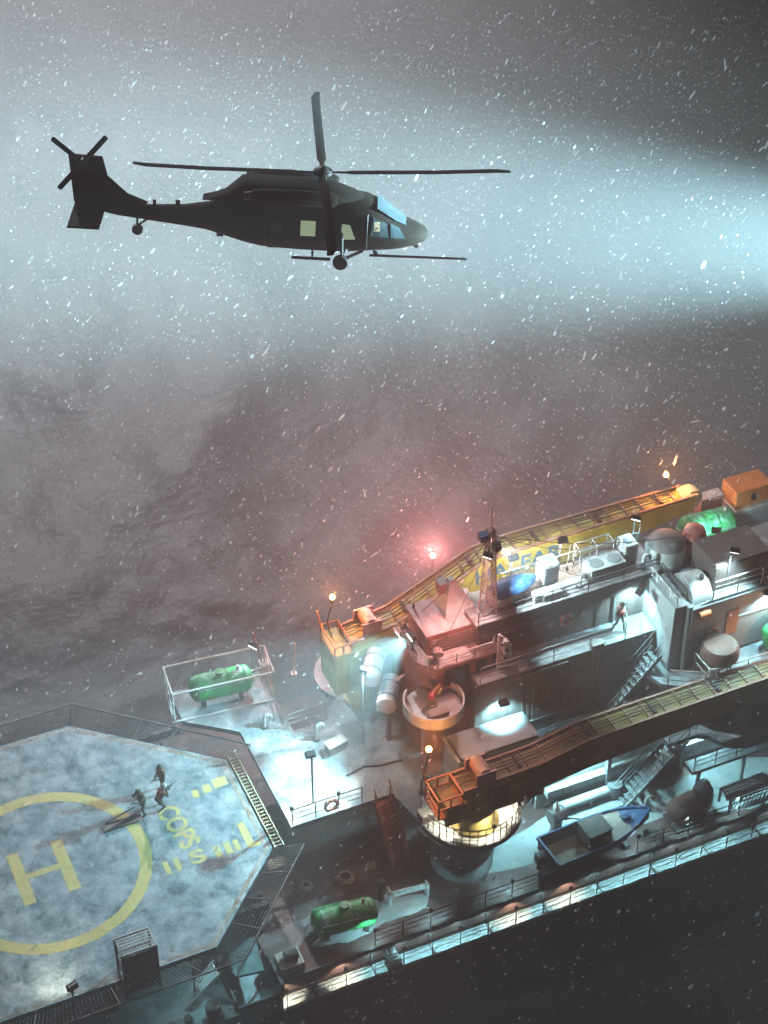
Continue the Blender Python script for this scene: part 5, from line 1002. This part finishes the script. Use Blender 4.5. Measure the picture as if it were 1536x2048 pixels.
    for s_ in (-1, 1):
        b_ = MB()
        for x in (-2.4, -1.2, .5, 2.05): b_.tube([(x, skin(x, z, s_), ZO + z) for z in np.linspace(.7, 2.4, 9)], .018, 4)
        for z in (1.15, 2.3): b_.tube([(x, skin(x, z, s_), ZO + z) for x in np.linspace(-2.4, 2.05, 12)], .016, 4)
        P(b_, 'panel_seam', M_DARK())
        b_ = MB(); b_.cyl((-1.9, skin(-1.9, 1.7, s_), ZO + 1.7), (-1.9, skin(-1.9, 1.7, s_) + s_ * .03, ZO + 1.7), .26, n=20); P(b_, 'roundel', mat('faded_roundel', (.10, .09, .08), .7, sc=4))
    b_ = MB(); b_.cyl((4.2, 0, ZO + .75), (4.35, 0, ZO + .55), .2, .16, 14); P(b_, 'nose_sensor', M_DARK(), smooth=True)
heli()
# ------------------------------------------------------------------ falling snow
def flakes():
    n = 290000
    P = np.stack([rng.uniform(-25, 75, n), rng.uniform(-30, 60, n), rng.uniform(-5, 60, n)], 1)
    cam_ = np.array(CAM); d = P - cam_; fw = np.array(FH * math.cos(R(39)) - Vector((0, 0, 1)) * math.sin(R(39))); dist = d @ fw
    keep = (dist > 66) & ((P[:, 2] < 13) | (dist > 85)); P = P[keep]; n = len(P)
    wind = np.array(RT) * .45 + np.array([0, 0, .9]); wind /= np.linalg.norm(wind)
    r = np.exp(rng.normal(math.log(.017), .6, n)).clip(.006, .11); ln = r * rng.uniform(1.0, 3.2, n)
    big = rng.random(n) < .005; r = np.where(big, rng.uniform(.05, .12, n), r); ln = np.where(big, r * rng.uniform(1.0, 5, n), ln)
    dirs = wind + rng.normal(0, .22, (n, 3)); dirs /= np.linalg.norm(dirs, axis=1)[:, None]
    a = np.cross(dirs, [0.3, .9, .1]); a /= np.linalg.norm(a, axis=1)[:, None]; b_ = np.cross(dirs, a)
    bm = bmesh.new(); bmesh.ops.create_icosphere(bm, subdivisions=1, radius=1); bm.verts.ensure_lookup_table()
    T = np.array([v.co[:] for v in bm.verts]); F_ = np.array([[v.index for v in f.verts] for f in bm.faces]); bm.free(); nv = len(T)
    V = P[:, None, :] + T[None, :, 0, None] * (a * r[:, None])[:, None, :] + T[None, :, 1, None] * (b_ * r[:, None])[:, None, :] + T[None, :, 2, None] * (dirs * ln[:, None])[:, None, :]
    V = V.reshape(-1, 3); F_ = (np.arange(n)[:, None, None] * nv + F_[None]).reshape(-1, 3)
    me = bpy.data.meshes.new('falling_snow'); me.vertices.add(len(V)); me.vertices.foreach_set('co', V.ravel()); me.loops.add(len(F_) * 3); me.loops.foreach_set('vertex_index', F_.ravel().astype(np.int32))
    me.polygons.add(len(F_)); me.polygons.foreach_set('loop_start', np.arange(0, len(F_) * 3, 3, dtype=np.int32)); me.polygons.foreach_set('loop_total', np.full(len(F_), 3, dtype=np.int32)); me.update(); me.validate()
    me.shade_smooth()
    m = bpy.data.materials.new('snowflake'); m.use_nodes = True; b2 = m.node_tree.nodes['Principled BSDF']; b2.inputs['Base Color'].default_value = (.92, .95, .97, 1); b2.inputs['Roughness'].default_value = .9
    N_ = m.node_tree.nodes; L_ = m.node_tree.links
    tl = N_.new('ShaderNodeBsdfTranslucent'); tl.inputs[0].default_value = (.92, .95, .97, 1); ad = N_.new('ShaderNodeMixShader'); ad.inputs[0].default_value = .5
    tp_ = N_.new('ShaderNodeBsdfTransparent'); lw = N_.new('ShaderNodeLayerWeight'); lw.inputs[0].default_value = .5; mr_ = N_.new('ShaderNodeMapRange'); mr_.inputs[1].default_value = .0; mr_.inputs[2].default_value = .55; mr_.inputs[3].default_value = .45; mr_.inputs[4].default_value = 1.0
    m3 = N_.new('ShaderNodeMixShader'); L_.new(lw.outputs['Facing'], mr_.inputs[0]); L_.new(mr_.outputs[0], m3.inputs[0])
    L_.new(b2.outputs[0], ad.inputs[1]); L_.new(tl.outputs[0], ad.inputs[2]); L_.new(ad.outputs[0], m3.inputs[1]); L_.new(tp_.outputs[0], m3.inputs[2]); L_.new(m3.outputs[0], N_['Material Output'].inputs[0])
    me.materials.append(m); o = bpy.data.objects.new('falling_snow', me); COL.objects.link(o); o['kind'] = 'stuff'
flakes()
# ------------------------------------------------------------------ haze
hz = MB(); hz.box(-150, 190, -110, 230, -9, 78)
m = bpy.data.materials.new('haze'); m.use_nodes = True; t = m.node_tree; t.nodes.remove(t.nodes['Principled BSDF'])
pv = t.nodes.new('ShaderNodeVolumePrincipled'); pv.inputs['Color'].default_value = (.93, .96, .98, 1); pv.inputs['Density'].default_value = .0085; pv.inputs['Anisotropy'].default_value = 0.0
t.links.new(pv.outputs[0], t.nodes['Material Output'].inputs['Volume'])
try: m.cycles.homogeneous_volume = True
except Exception: pass
o = hz.build('haze', m); o['kind'] = 'stuff'
